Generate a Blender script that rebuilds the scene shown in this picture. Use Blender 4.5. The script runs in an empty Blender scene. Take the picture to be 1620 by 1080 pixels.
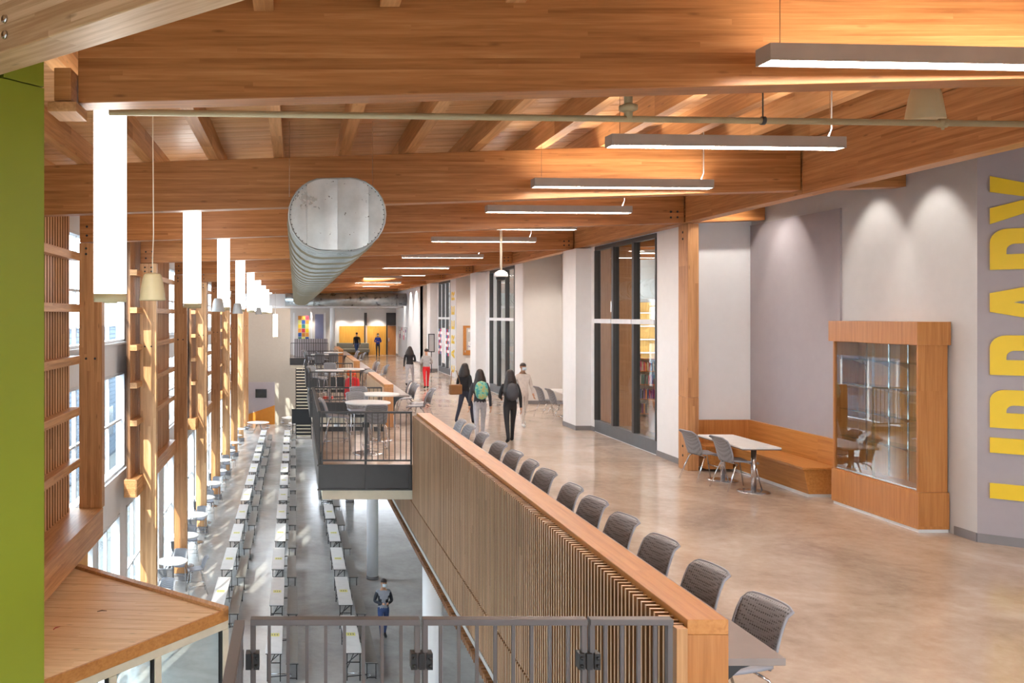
import bpy, bmesh, math, random
from mathutils import Vector, Matrix
random.seed(7)
C = bpy.context.scene.collection
SC = bpy.context.scene
PI = math.pi
LOW = -5.7            # lower floor level; the upper floor is z = 0

# ------------------------------------------------------------------ camera, sky, sun, exposure
cam_d = bpy.data.cameras.new('camera')
cam = bpy.data.objects.new('camera', cam_d); C.objects.link(cam)
cam.location = (0, 0, 2.8); cam.rotation_euler = (PI/2, 0, 0)
cam_d.sensor_width = 36; cam_d.lens = 36*1360/1620
cam_d.shift_x = (810-466)/1620; cam_d.shift_y = -(540-499)/1620
cam_d.clip_start = .05; cam_d.clip_end = 500
SC.camera = cam

w = bpy.data.worlds.new('sky'); SC.world = w; w.use_nodes = True
bg = w.node_tree.nodes['Background']
bg.inputs[0].default_value = (.80, .89, 1.0, 1); bg.inputs[1].default_value = 7.0

sun_d = bpy.data.lights.new('sun', 'SUN'); sun_d.energy = 5; sun_d.angle = .009; sun_d.color = (1, .93, .82)
sun = bpy.data.objects.new('sun', sun_d); C.objects.link(sun)
sun.rotation_euler = Vector((.25, .84, -.5)).to_track_quat('-Z', 'Y').to_euler()

SC.view_settings.view_transform = 'Standard'; SC.view_settings.look = 'None'
SC.view_settings.gamma = 1; SC.view_settings.use_curve_mapping = False
SC.view_settings.exposure = 1.0
SC.cycles.use_denoising = True
SC.cycles.max_bounces = 10; SC.cycles.transparent_max_bounces = 24
SC.cycles.sample_clamp_indirect = 6

# ------------------------------------------------------------------ materials
def srgb(r, g, b):
    f = lambda c: (c/255/12.92) if c/255 <= .04045 else ((c/255+.055)/1.055)**2.4
    return (f(r), f(g), f(b), 1)

def new_mat(name):
    m = bpy.data.materials.new(name); m.use_nodes = True
    nt = m.node_tree
    return m, nt, nt.nodes['Principled BSDF']

def node(nt, kind, **kw):
    n = nt.nodes.new(kind)
    for k, v in kw.items():
        if k.startswith('i_'):
            key = k[2:]
            n.inputs[int(key) if key.isdigit() else key].default_value = v
        else: setattr(n, k, v)
    return n

def math_n(nt, op, a, b=None):
    n = nt.nodes.new('ShaderNodeMath'); n.operation = op
    for i, x in enumerate((a, b)):
        if x is None: continue
        if isinstance(x, (int, float)): n.inputs[i].default_value = x
        else: nt.links.new(x, n.inputs[i])
    return n.outputs[0]

def ramp(nt, fac, stops):
    r = nt.nodes.new('ShaderNodeValToRGB'); e = r.color_ramp.elements
    while len(e) < len(stops): e.new(.5)
    for i, (p, c) in enumerate(stops): e[i].position = p; e[i].color = c
    nt.links.new(fac, r.inputs[0]); return r.outputs[0]

def plain(name, col, rough=.5, metal=0, noise=.05, scale=6, bump=0, spec=.5, coat=0):
    m, nt, p = new_mat(name); L = nt.links.new
    tc = node(nt, 'ShaderNodeTexCoord'); nz = node(nt, 'ShaderNodeTexNoise', i_Scale=scale, i_Detail=4.0)
    L(tc.outputs['Object'], nz.inputs['Vector'])
    lo = tuple(max(0, c*(1-noise)) for c in col[:3])+(1,); hi = tuple(min(1, c*(1+noise)) for c in col[:3])+(1,)
    L(ramp(nt, nz.outputs[0], [(.3, lo), (.7, hi)]), p.inputs['Base Color'])
    p.inputs['Roughness'].default_value = rough; p.inputs['Metallic'].default_value = metal
    p.inputs['Specular IOR Level'].default_value = spec
    p.inputs['Coat Weight'].default_value = coat
    if bump:
        b = node(nt, 'ShaderNodeBump', i_Strength=bump, i_Distance=.01)
        L(nz.outputs[0], b.inputs['Height']); L(b.outputs[0], p.inputs['Normal'])
    return m

def wood(name, grain='X', stack='Z', lam=.038, cols=None, rough=.42, vary=.5, block=2.4, knots=True, spec=.4):
    """glued or solid timber: grain runs along one local axis, laminations are stacked along another"""
    cols = cols or [srgb(150, 90, 44), srgb(192, 128, 72), srgb(222, 164, 104)]
    m, nt, p = new_mat(name); L = nt.links.new
    tc = node(nt, 'ShaderNodeTexCoord'); s = node(nt, 'ShaderNodeSeparateXYZ'); L(tc.outputs['Object'], s.inputs[0])
    o = {a: s.outputs[a] for a in 'XYZ'}; third = [a for a in 'XYZ' if a not in (grain, stack)][0]
    g, a, b = o[grain], o[stack], o[third]
    oi = node(nt, 'ShaderNodeObjectInfo')
    k = math_n(nt, 'ADD', math_n(nt, 'FLOOR', math_n(nt, 'DIVIDE', a, lam)), math_n(nt, 'FLOOR', math_n(nt, 'MULTIPLY', oi.outputs['Random'], 997)))
    wn = node(nt, 'ShaderNodeTexWhiteNoise', noise_dimensions='1D'); L(k, wn.inputs['W'])
    gb = math_n(nt, 'FLOOR', math_n(nt, 'ADD', math_n(nt, 'DIVIDE', g, block), math_n(nt, 'MULTIPLY', wn.outputs[0], 7.3)))
    c1 = node(nt, 'ShaderNodeCombineXYZ'); L(k, c1.inputs[0]); L(gb, c1.inputs[1])
    w2 = node(nt, 'ShaderNodeTexWhiteNoise', noise_dimensions='3D'); L(c1.outputs[0], w2.inputs['Vector'])
    c2 = node(nt, 'ShaderNodeCombineXYZ')
    L(math_n(nt, 'ADD', math_n(nt, 'MULTIPLY', g, 1.3), math_n(nt, 'MULTIPLY', w2.outputs[0], 40)), c2.inputs[0])
    L(math_n(nt, 'MULTIPLY', a, 26), c2.inputs[1]); L(math_n(nt, 'MULTIPLY', b, 26), c2.inputs[2])
    nz = node(nt, 'ShaderNodeTexNoise', i_Scale=1.0, i_Detail=5.0, i_Roughness=.6, i_Distortion=.4); L(c2.outputs[0], nz.inputs['Vector'])
    f = math_n(nt, 'ADD', math_n(nt, 'MULTIPLY', nz.outputs[0], 1-vary*.6), math_n(nt, 'MULTIPLY', math_n(nt, 'SUBTRACT', w2.outputs[0], .32), vary*.6))
    col = ramp(nt, f, [(.22, cols[0]), (.5, cols[1]), (.8, cols[2])])
    if knots:
        c3 = node(nt, 'ShaderNodeCombineXYZ')
        L(math_n(nt, 'MULTIPLY', g, 1.1), c3.inputs[0]); L(math_n(nt, 'MULTIPLY', a, 4.5), c3.inputs[1]); L(math_n(nt, 'MULTIPLY', b, 4.5), c3.inputs[2])
        v = node(nt, 'ShaderNodeTexVoronoi', i_Scale=1.6); L(c3.outputs[0], v.inputs['Vector'])
        kn = ramp(nt, v.outputs['Distance'], [(.03, (1, 1, 1, 1)), (.11, (0, 0, 0, 1))])
        mx = node(nt, 'ShaderNodeMix', data_type='RGBA'); mx.inputs['B'].default_value = tuple(c*.45 for c in cols[0][:3])+(1,)
        L(math_n(nt, 'MULTIPLY', kn, .6), mx.inputs['Factor']); L(col, mx.inputs['A']); col = mx.outputs['Result']
    L(col, p.inputs['Base Color'])
    p.inputs['Roughness'].default_value = rough; p.inputs['Specular IOR Level'].default_value = spec
    bp = node(nt, 'ShaderNodeBump', i_Strength=.12, i_Distance=.004); L(nz.outputs[0], bp.inputs['Height']); L(bp.outputs[0], p.inputs['Normal'])
    return m

def concrete(name, c0, c1, c2, rough=.2, scale=.7):
    m, nt, p = new_mat(name); L = nt.links.new
    tc = node(nt, 'ShaderNodeTexCoord')
    n1 = node(nt, 'ShaderNodeTexNoise', i_Scale=scale, i_Detail=9.0, i_Roughness=.62, i_Distortion=.7); L(tc.outputs['Object'], n1.inputs['Vector'])
    n2 = node(nt, 'ShaderNodeTexNoise', i_Scale=scale*9, i_Detail=6.0, i_Roughness=.7); L(tc.outputs['Object'], n2.inputs['Vector'])
    f = math_n(nt, 'ADD', math_n(nt, 'MULTIPLY', n1.outputs[0], .72), math_n(nt, 'MULTIPLY', n2.outputs[0], .28))
    L(ramp(nt, f, [(.36, c0), (.5, c1), (.64, c2)]), p.inputs['Base Color'])
    L(ramp(nt, n2.outputs[0], [(.3, (rough*.8,)*3+(1,)), (.7, (rough*1.25,)*3+(1,))]), p.inputs['Roughness'])
    p.inputs['Specular IOR Level'].default_value = .55
    bp = node(nt, 'ShaderNodeBump', i_Strength=.03, i_Distance=.02); L(n1.outputs[0], bp.inputs['Height']); L(bp.outputs[0], p.inputs['Normal'])
    return m

def glass(name, tint=(.93, .97, .97, 1), ior=1.45, gain=1.0):
    m = bpy.data.materials.new(name); m.use_nodes = True; nt = m.node_tree; nt.nodes.clear(); L = nt.links.new
    o = node(nt, 'ShaderNodeOutputMaterial'); t = node(nt, 'ShaderNodeBsdfTransparent', i_Color=tint)
    g = node(nt, 'ShaderNodeBsdfGlossy', i_Roughness=.01); fr = node(nt, 'ShaderNodeFresnel', i_IOR=ior); mx = node(nt, 'ShaderNodeMixShader')
    ge = node(nt, 'ShaderNodeNewGeometry')      # reflect on the outer skin only, so the pane is not a mirror from inside
    L(math_n(nt, 'MINIMUM', math_n(nt, 'MULTIPLY', math_n(nt, 'MULTIPLY', fr.outputs[0], gain), math_n(nt, 'SUBTRACT', 1.0, ge.outputs['Backfacing'])), .9), mx.inputs[0]); L(t.outputs[0], mx.inputs[1]); L(g.outputs[0], mx.inputs[2]); L(mx.outputs[0], o.inputs[0])
    return m

def emit(name, col, strength):
    m, nt, p = new_mat(name)
    p.inputs['Base Color'].default_value = (.9, .9, .9, 1)
    p.inputs['Emission Color'].default_value = col; p.inputs['Emission Strength'].default_value = strength
    return m

def perforated(name, col, dark):
    m, nt, p = new_mat(name); L = nt.links.new
    tc = node(nt, 'ShaderNodeTexCoord'); v = node(nt, 'ShaderNodeTexVoronoi', i_Scale=52.0, i_Randomness=.12)
    L(tc.outputs['Object'], v.inputs['Vector'])
    L(ramp(nt, v.outputs['Distance'], [(.26, dark), (.42, col)]), p.inputs['Base Color'])
    p.inputs['Roughness'].default_value = .45
    b = node(nt, 'ShaderNodeBump', i_Strength=.5, i_Distance=.004); L(v.outputs['Distance'], b.inputs['Height']); L(b.outputs[0], p.inputs['Normal'])
    return m

def ducting(name, ribs=True, speck=False):
    m, nt, p = new_mat(name); L = nt.links.new
    tc = node(nt, 'ShaderNodeTexCoord')
    n1 = node(nt, 'ShaderNodeTexNoise', i_Scale=2.2, i_Detail=6.0, i_Roughness=.6); L(tc.outputs['Object'], n1.inputs['Vector'])
    col = ramp(nt, n1.outputs[0], [(.3, srgb(140, 143, 143) if not speck else srgb(178, 182, 182)), (.7, srgb(192, 195, 194) if not speck else srgb(222, 225, 225))])
    if speck:
        n2 = node(nt, 'ShaderNodeTexNoise', i_Scale=17.0, i_Detail=5.0, i_Roughness=.65); L(tc.outputs['Object'], n2.inputs['Vector'])
        mx = node(nt, 'ShaderNodeMix', data_type='RGBA'); mx.inputs['B'].default_value = srgb(70, 62, 56)
        L(ramp(nt, n2.outputs[0], [(.655, (0, 0, 0, 1)), (.68, (1, 1, 1, 1))]), mx.inputs['Factor']); L(col, mx.inputs['A']); col = mx.outputs['Result']
    L(col, p.inputs['Base Color']); p.inputs['Metallic'].default_value = .7
    L(ramp(nt, n1.outputs[0], [(.3, (.22,)*3+(1,)), (.7, (.42,)*3+(1,))]), p.inputs['Roughness'])
    return m

W_BEAM = wood('glulam_along_x', 'X', 'Z', .04, cols=[srgb(146, 92, 48), srgb(182, 122, 70), srgb(208, 152, 98)], vary=.34, block=4.5)
W_COL = wood('glulam_upright', 'Z', 'X', .062, cols=[srgb(180, 130, 84), srgb(214, 166, 118), srgb(236, 198, 154)], vary=.5)  # also the lit copy: sunlight put into the tone of alternate window-wall columns
W_COLD = wood('glulam_upright_deep', 'Z', 'X', .062, cols=[srgb(164, 112, 70), srgb(198, 144, 96), srgb(220, 170, 122)], vary=.4)  # darker copy: shade of the screens put into the other columns' colour
W_GIRT = wood('glulam_along_y', 'Y', 'Z', .04, cols=[srgb(164, 112, 68), srgb(202, 148, 98), srgb(226, 176, 126)], vary=.34, block=4.5)
W_DECK = wood('roof_decking', 'X', 'Y', .14, cols=[srgb(190, 138, 88), srgb(222, 174, 124), srgb(240, 204, 158)], vary=.35)
W_JOIST = wood('roof_joist', 'Y', 'Z', .3, cols=[srgb(176, 122, 74), srgb(214, 160, 106), srgb(236, 192, 142)])
W_SLAT = wood('upright_slat', 'Z', 'X', 5, cols=[srgb(178, 124, 82), srgb(208, 154, 110), srgb(228, 180, 138)], knots=False)
W_SLATP = wood('guard_slat', 'Z', 'X', 5, cols=[srgb(196, 162, 126), srgb(222, 190, 154), srgb(234, 206, 174)], knots=False)
W_CAP = wood('orange_maple_cap', 'Y', 'X', 9, cols=[srgb(172, 108, 52), srgb(196, 132, 70), srgb(210, 150, 88)], rough=.32, knots=False, vary=.1)
W_VEN = wood('orange_maple_veneer', 'Z', 'X', 9, cols=[srgb(160, 100, 50), srgb(184, 122, 66), srgb(200, 140, 82)], rough=.3, knots=False, vary=.1)
W_BEN = wood('bench_veneer', 'Y', 'Z', 9, cols=[srgb(166, 106, 52), srgb(190, 128, 68), srgb(206, 146, 86)], rough=.28, knots=False, vary=.1)
W_VEST = wood('vestibule_plank', 'X', 'Y', .176, cols=[srgb(212, 166, 118), srgb(234, 194, 148), srgb(243, 212, 174)], rough=.5, vary=.25)
W_NEAR = wood('pale_glulam', 'X', 'Z', .04, cols=[srgb(176, 136, 96), srgb(214, 180, 142), srgb(234, 208, 176)], rough=.45)  # daylight on the near beam is put into this pale colour
W_BACK = plain('slat_backing', srgb(84, 54, 34), .7)  # dark brown with the shade behind the slat gaps put in
W_SIDE = wood('slat_stained_face', 'Z', 'X', 5, cols=[srgb(112, 74, 46), srgb(140, 96, 60), srgb(162, 114, 74)], knots=False)  # brown side faces, darkened to hold the shade between slats
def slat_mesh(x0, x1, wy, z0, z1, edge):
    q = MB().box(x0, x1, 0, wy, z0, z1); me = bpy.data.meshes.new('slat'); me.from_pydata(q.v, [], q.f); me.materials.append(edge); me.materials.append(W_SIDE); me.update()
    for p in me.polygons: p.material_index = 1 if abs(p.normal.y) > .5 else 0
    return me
W_YEL = wood('yellow_maple_panel', 'Z', 'X', 1.2, cols=[srgb(196, 136, 50), srgb(214, 156, 66), srgb(226, 174, 88)], knots=False, vary=.2)
WHITE = plain('white_paint', srgb(232, 231, 232), .6, noise=.015)
OFFWH = plain('warm_white_paint', srgb(214, 208, 203), .65, noise=.015)
TAUPE = plain('taupe_paint', srgb(164, 156, 160), .7, noise=.02)
GREYW = plain('light_grey_paint', srgb(196, 194, 194), .65, noise=.02)
TAN = plain('grey_tan_paint', srgb(168, 160, 148), .65, noise=.02)
GREEN = plain('lime_green_paint', srgb(128, 134, 30), .45, noise=.03, scale=2)
BASEB = plain('grey_rubber_base', srgb(128, 124, 126), .5)
F_UP = concrete('polished_concrete_warm', srgb(162, 142, 126), srgb(186, 166, 149), srgb(202, 185, 169), .16)
F_LOW = concrete('polished_concrete_cool', srgb(156, 154, 152), srgb(176, 174, 171), srgb(190, 188, 185), .18, .4)
GLASS = glass('clear_glass')
GLASS_S = glass('storefront_glass', (.86, .9, .9, 1), 1.5, 1.3)
GLASS_C = glass('case_glass', (.92, .96, .95, 1), 1.6, 1.8)
SHELFG = glass('shelf_glass', (.8, .92, .88, 1), 1.5, 1.5)
DARKM = plain('dark_bronze_metal', srgb(70, 68, 68), .45, .3)
GREYM = plain('warm_grey_painted_metal', srgb(104, 97, 96), .45, .2)
BLACK = plain('black_metal', srgb(38, 38, 40), .45)
CREAM = plain('cream_paint', srgb(216, 204, 182), .55)
CHROME = plain('brushed_chrome', srgb(206, 206, 208), .22, 1)
FRAMEW = plain('white_window_frame', srgb(220, 222, 226), .5)
PLGREY = plain('grey_plastic', srgb(150, 151, 160), .4)
PERF = perforated('perforated_grey_plastic', srgb(136, 135, 139), srgb(80, 78, 78))
LAMW = plain('white_laminate', srgb(226, 224, 222), .35)
LAMG = plain('taupe_laminate', srgb(142, 130, 126), .35)
BENCHG = plain('grey_bench_laminate', srgb(130, 126, 120), .4)
STICK = plain('yellow_sticker', srgb(226, 220, 120), .5)
YEL = plain('yellow_letter', srgb(232, 196, 24), .45, noise=.02)
DUCT = ducting('galvanised_duct'); DUCTC = ducting('galvanised_cap', speck=True)
PIPE = plain('tan_pipe_paint', srgb(178, 162, 126), .45)
BEIGE = plain('beige_shade', srgb(206, 190, 150), .4)
GREYS = plain('grey_shade', srgb(198, 196, 194), .4)
FIXT = plain('fixture_body', srgb(164, 152, 142), .5)
E_LIN = emit('linear_diffuser', (1, .93, .86, 1), 34)
E_UP = emit('uplight_diffuser', (1, .96, .92, 1), 13)
E_CYL = emit('column_lamp_diffuser', (1, .95, .9, 1), 5)
RED = plain('red_cloth', srgb(206, 30, 36), .7)
BOARD = plain('grey_pinboard', srgb(196, 192, 190), .8)
PAPER = plain('white_paper', srgb(236, 234, 232), .7)
INK = plain('dark_ink', srgb(40, 40, 70), .6)
PURPLE = plain('purple_ink', srgb(90, 60, 150), .6)
ORANGE = plain('orange_wall_paint', srgb(200, 128, 36), .6)
SOIL = plain('outdoor_paving', srgb(112, 116, 116), .8, scale=.6)

# ------------------------------------------------------------------ mesh helpers
class MB:
    def __init__(s): s.v = []; s.f = []; s.sm = []
    def quad_mesh(s, v, f, smooth=False, M=None):
        n = len(s.v)
        s.v += [tuple(M @ Vector(p)) if M else tuple(p) for p in v]
        s.f += [tuple(i+n for i in q) for q in f]; s.sm += [smooth]*len(f); return s
    def box(s, x0, x1, y0, y1, z0, z1, M=None):
        v = [(x0, y0, z0), (x1, y0, z0), (x1, y1, z0), (x0, y1, z0), (x0, y0, z1), (x1, y0, z1), (x1, y1, z1), (x0, y1, z1)]
        return s.quad_mesh(v, [(0, 3, 2, 1), (4, 5, 6, 7), (0, 1, 5, 4), (1, 2, 6, 5), (2, 3, 7, 6), (3, 0, 4, 7)], False, M)
    def prism(s, pts, z0, z1, M=None):
        n = len(pts)
        a = sum(pts[i][0]*pts[(i+1) % n][1]-pts[(i+1) % n][0]*pts[i][1] for i in range(n))
        if a < 0: pts = pts[::-1]
        v = [(x, y, z0) for x, y in pts]+[(x, y, z1) for x, y in pts]
        return s.quad_mesh(v, [tuple(range(n))[::-1], tuple(range(n, 2*n))]+[(i, (i+1) % n, n+(i+1) % n, n+i) for i in range(n)], False, M)
    def tube(s, pts, r, n=8, closed=False, M=None):
        P = [Vector(p) for p in pts]; v = []; m = len(P); R = r if isinstance(r, (list, tuple)) else [r]*m
        up = None
        for i in range(m):
            d = (P[(i+1) % m]-P[i-1]) if closed else (P[min(i+1, m-1)]-P[max(i-1, 0)])
            d.normalize()
            if up is None: up = Vector((0, 0, 1)) if abs(d.z) < .9 else Vector((1, 0, 0))
            x = d.cross(up)
            if x.length < 1e-4: x = d.orthogonal()
            x.normalize(); y = x.cross(d).normalized(); up = y
            for k in range(n):
                a = 2*PI*k/n; v.append(P[i]+x*math.cos(a)*R[i]+y*math.sin(a)*R[i])
        f = []
        for i in range(m if closed else m-1):
            j = (i+1) % m
            f += [(i*n+k, j*n+k, j*n+(k+1) % n, i*n+(k+1) % n) for k in range(n)]
        if not closed: f += [tuple(range(n)), tuple(range((m-1)*n, m*n))[::-1]]
        return s.quad_mesh(v, f, n > 5, M)
    def lathe(s, prof, n=24, c=(0, 0), M=None, smooth=True):
        v = []; f = []; m = len(prof)
        for r, z in prof:
            for k in range(n):
                a = 2*PI*k/n; v.append((c[0]+r*math.cos(a), c[1]+r*math.sin(a), z))
        for i in range(m-1): f += [(i*n+k, i*n+(k+1) % n, (i+1)*n+(k+1) % n, (i+1)*n+k) for k in range(n)]
        s.quad_mesh(v, f, smooth, M); b = len(s.v)-len(v)
        s.f += [tuple(b+k for k in range(n))[::-1], tuple(b+(m-1)*n+k for k in range(n))]; s.sm += [False]*2
        return s
    def grid(s, fn, nu, nv, smooth=True, M=None):
        v = [fn(i/nu, j/nv) for j in range(nv+1) for i in range(nu+1)]
        return s.quad_mesh(v, [(j*(nu+1)+i, j*(nu+1)+i+1, (j+1)*(nu+1)+i+1, (j+1)*(nu+1)+i) for j in range(nv) for i in range(nu)], smooth, M)
    def ball(s, c, r, n=12, m=8, M=None):
        rx, ry, rz = r if isinstance(r, (tuple, list)) else (r, r, r)
        return s.grid(lambda u, t: (c[0]+rx*math.sin(PI*t)*math.cos(2*PI*u), c[1]+ry*math.sin(PI*t)*math.sin(2*PI*u), c[2]-rz*math.cos(PI*t)), n, m, True, M)
    def build(s, name, mat, parent=None, bevel=0, solid=0, loc=None):
        me = bpy.data.meshes.new(name); me.from_pydata(s.v, [], s.f); me.polygons.foreach_set('use_smooth', s.sm)
        me.materials.append(mat); me.update()
        return link(name, me, parent, bevel, solid, loc)

def link(name, me, parent=None, bevel=0, solid=0, loc=None):
    o = bpy.data.objects.new(name, me); C.objects.link(o)
    if parent: o.parent = parent
    if loc: o.location = loc
    if solid:
        m = o.modifiers.new('thickness', 'SOLIDIFY'); m.thickness = solid; m.offset = 0
    if bevel:
        m = o.modifiers.new('edge', 'BEVEL'); m.width = bevel; m.segments = 2; m.limit_method = 'ANGLE'
    return o

def tag(o, label=None, cat=None, group=None, kind=None):
    if label: o['label'] = label
    if cat: o['category'] = cat
    if group: o['group'] = group
    if kind: o['kind'] = kind
    return o
def thing(name, label, cat, loc=(0, 0, 0), rz=0, group=None):
    o = bpy.data.objects.new(name, None); C.objects.link(o); o.empty_display_size = .1
    o.location = loc; o.rotation_euler = (0, 0, rz); return tag(o, label, cat, group)
def copy_tree(o, loc, rz=None, label=None, group=None, parent=None):
    c = o.copy(); C.objects.link(c)
    if parent is None:
        c.location = loc
        if rz is not None: c.rotation_euler = (0, 0, rz)
        if label: c['label'] = label
        if group: c['group'] = group
    else: c.parent = parent
    for ch in list(o.children): copy_tree(ch, None, parent=c)
    return c
def struct(name, mb, mat, parent=None, bevel=0):
    o = mb.build(name, mat, parent, bevel)
    if not parent: o['kind'] = 'structure'
    return o
def sempty(name, loc=(0, 0, 0)):
    o = bpy.data.objects.new(name, None); C.objects.link(o); o.location = loc; o['kind'] = 'structure'; return o
def piece(name, me, parent, loc=(0, 0, 0), rot=None):
    o = bpy.data.objects.new(name, me); C.objects.link(o); o.parent = parent; o.location = loc
    if rot: o.rotation_euler = rot
    return o
def box_mesh(name, sx, sy, sz, mat, z0=False):
    b = MB().box(-sx/2, sx/2, -sy/2, sy/2, 0 if z0 else -sz/2, sz if z0 else sz/2)
    me = bpy.data.meshes.new(name); me.from_pydata(b.v, [], b.f); me.materials.append(mat); me.update(); return me
ORD = ['first', 'second', 'third', 'fourth', 'fifth', 'sixth', 'seventh', 'eighth', 'ninth', 'tenth', 'eleventh', 'twelfth', 'thirteenth', 'fourteenth', 'fifteenth', 'sixteenth']
def panel_holes(axis, pos, thick, a0, a1, z0, z1, holes):
    """wall slab with rectangular openings: axis 'x' lies in plane x=pos and spans y; axis 'y' the other way round"""
    A = sorted({a0, a1, *[h[0] for h in holes], *[h[1] for h in holes]}); Z = sorted({z0, z1, *[h[2] for h in holes], *[h[3] for h in holes]})
    mb = MB()
    for i in range(len(A)-1):
        run = None
        for j in range(len(Z)-1):
            ca, cz = (A[i]+A[i+1])/2, (Z[j]+Z[j+1])/2
            solid = not any(h[0] < ca < h[1] and h[2] < cz < h[3] for h in holes)
            if solid: run = [run[0] if run else Z[j], Z[j+1]]
            if run and (not solid or j == len(Z)-2):
                if axis == 'x': mb.box(pos, pos+thick, A[i], A[i+1], run[0], run[1])
                else: mb.box(A[i], A[i+1], pos, pos+thick, run[0], run[1])
                run = None
    return mb

# ------------------------------------------------------------------ the room shell
YF, YB = 67.3, -4.0
struct('floor', MB().box(2.24, 14.6, YB, 61.6, -.55, 0).box(-.3, 2.24, 54.6, 62, -.4, 0).box(-.32, 2.24, .4, 4.98, -.3, 0), F_UP)
struct('floor_lower', MB().box(-4.5, 9.2, YB, YF, LOW-.3, LOW), F_LOW)
struct('floor_outside', MB().box(-70, -4.52, -60, 120, LOW-.25, LOW-.05).box(-70, 60, -60, -4.2, LOW-.25, LOW-.05), SOIL)
SL = .033
def zb(x): return 4.235+SL*x
ceil = sempty('ceiling', (0, 0, 0))
def slope_box(mb, x0, x1, y0, y1, z0, z1):
    """box whose top and bottom follow the roof's slope across the hall"""
    v = [(x0, y0, z0+SL*x0), (x1, y0, z0+SL*x1), (x1, y1, z0+SL*x1), (x0, y1, z0+SL*x0), (x0, y0, z1+SL*x0), (x1, y0, z1+SL*x1), (x1, y1, z1+SL*x1), (x0, y1, z1+SL*x0)]
    return mb.quad_mesh(v, [(0, 3, 2, 1), (4, 5, 6, 7), (0, 1, 5, 4), (1, 2, 6, 5), (2, 3, 7, 6), (3, 0, 4, 7)])
slope_box(MB(), -4.6, 14.6, YB, YF+.2, 5.34, 5.5).build('roof_slab', W_DECK, ceil)
board0 = slope_box(MB(), -4.5, 14.5, -.066, .066, 5.29, 5.335).build('deck_board', W_DECK, ceil, loc=(0, 1.0, 0))
for k in range(1, 278): piece('deck_board', board0.data, ceil, (0, 1.0+.14*k, (k % 2)*.0015))
for k in range(-4, 16):
    x = -.22+.9*k
    if x > 14: break
    MB().box(x-.07, x+.07, .5, 62, 4.985+SL*x, 5.295+SL*x).build('joist', W_JOIST, ceil)

# left wall with its windows
BAY = [3.2, 9.3, 15.4, 21.45, 27.55, 33.65, 39.75, 45.85, 51.95, 58.05, 64.15]
win_bays = [(15.4, 20.75), (27.6, 32.9), (39.8, 45.1), (51.9, 57.2)]
XW = -4.3
holes = []; wins = []
for a, b in win_bays:
    for z0, z1 in ((-1.0, 1.4), (2.15, 4.45)):
        holes.append((a+.15, b+.9, z0, z1)); wins.append((a+.15, b+.9, z0, z1, 4, 2))
for i in range(2, 10):
    a, b = BAY[i], BAY[i+1]
    for h in ((a+.5, a+2.9), (a+3.3, a+5.7)):
        holes.append((h[0], h[1], LOW+.12, -2.05)); wins.append((h[0], h[1], LOW+.12, -2.05, 2, 2))
holes.append((3.6, 9.0, -1.0, 1.4)); wins.append((3.6, 9.0, -1.0, 1.4, 3, 2))  # unseen window, added to light the planked vestibule roof
for h in ((-3, 2.5), (3.2, 9)):
    holes.append((h[0], h[1], LOW+.12, -2.05)); wins.append((h[0], h[1], LOW+.12, -2.05, 4, 2))
struct('wall_left', panel_holes('x', XW-.2, .2, YB, YF, LOW, 5.4, holes), WHITE)
def window(n, a, b, z0, z1, nx, nz):
    root = sempty('window_%d' % n, (XW, (a+b)/2, z0)); hw = (b-a)/2; H = z1-z0
    f = MB(); t = .06
    f.box(-.16, .02, -hw, -hw+t, 0, H).box(-.16, .02, hw-t, hw, 0, H).box(-.16, .02, -hw, hw, 0, t).box(-.16, .02, -hw, hw, H-t, H)
    f.box(-.02, .09, -hw-.03, hw+.03, -.05, .0)
    f.build('window_frame', FRAMEW, root)
    for i in range(1, nx): MB().box(-.12, -.04, -hw+2*hw*i/nx-.03, -hw+2*hw*i/nx+.03, t, H-t).build('mullion', FRAMEW, root)
    for j in range(1, nz): MB().box(-.11, -.05, -hw+t, hw-t, H*j/nz-.025, H*j/nz+.025).build('transom', FRAMEW, root)
    for i in range(nx):
        for j in range(nz):
            y0 = -hw+2*hw*i/nx+.03; y1 = -hw+2*hw*(i+1)/nx-.03
            MB().box(-.084, -.076, y0, y1, H*j/nz+.025, H*(j+1)/nz-.025).build('pane', GLASS, root)
for n, q in enumerate(wins): window(n+1, *q)

# back of the hall behind the viewpoint, unseen, its windows sized for the light they let in
struct('wall_back', panel_holes('y', YB-.2, .2, -4.5, 14.6, LOW, 6.0, [(-3.8, .5, .3, 2.9), (4.6, 12.4, .3, 2.9), (-3.8, 3.4, LOW+.2, -1)]), OFFWH)
wb = sempty('window_99', (0, YB-.1, .3))
bx_ = [-3.77, -1.65, .47, 4.64, 6.57, 8.5, 10.43, 12.36]
for x in bx_: MB().box(x-.04, x+.04, -.06, .06, 0, 2.6).build('mullion', FRAMEW, wb)
for x0, x1 in list(zip(bx_[:2], bx_[1:3]))+list(zip(bx_[3:-1], bx_[4:])): MB().box(x0+.04, x1-.04, -.004, .004, 0, 2.6).build('pane', GLASS, wb)

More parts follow.
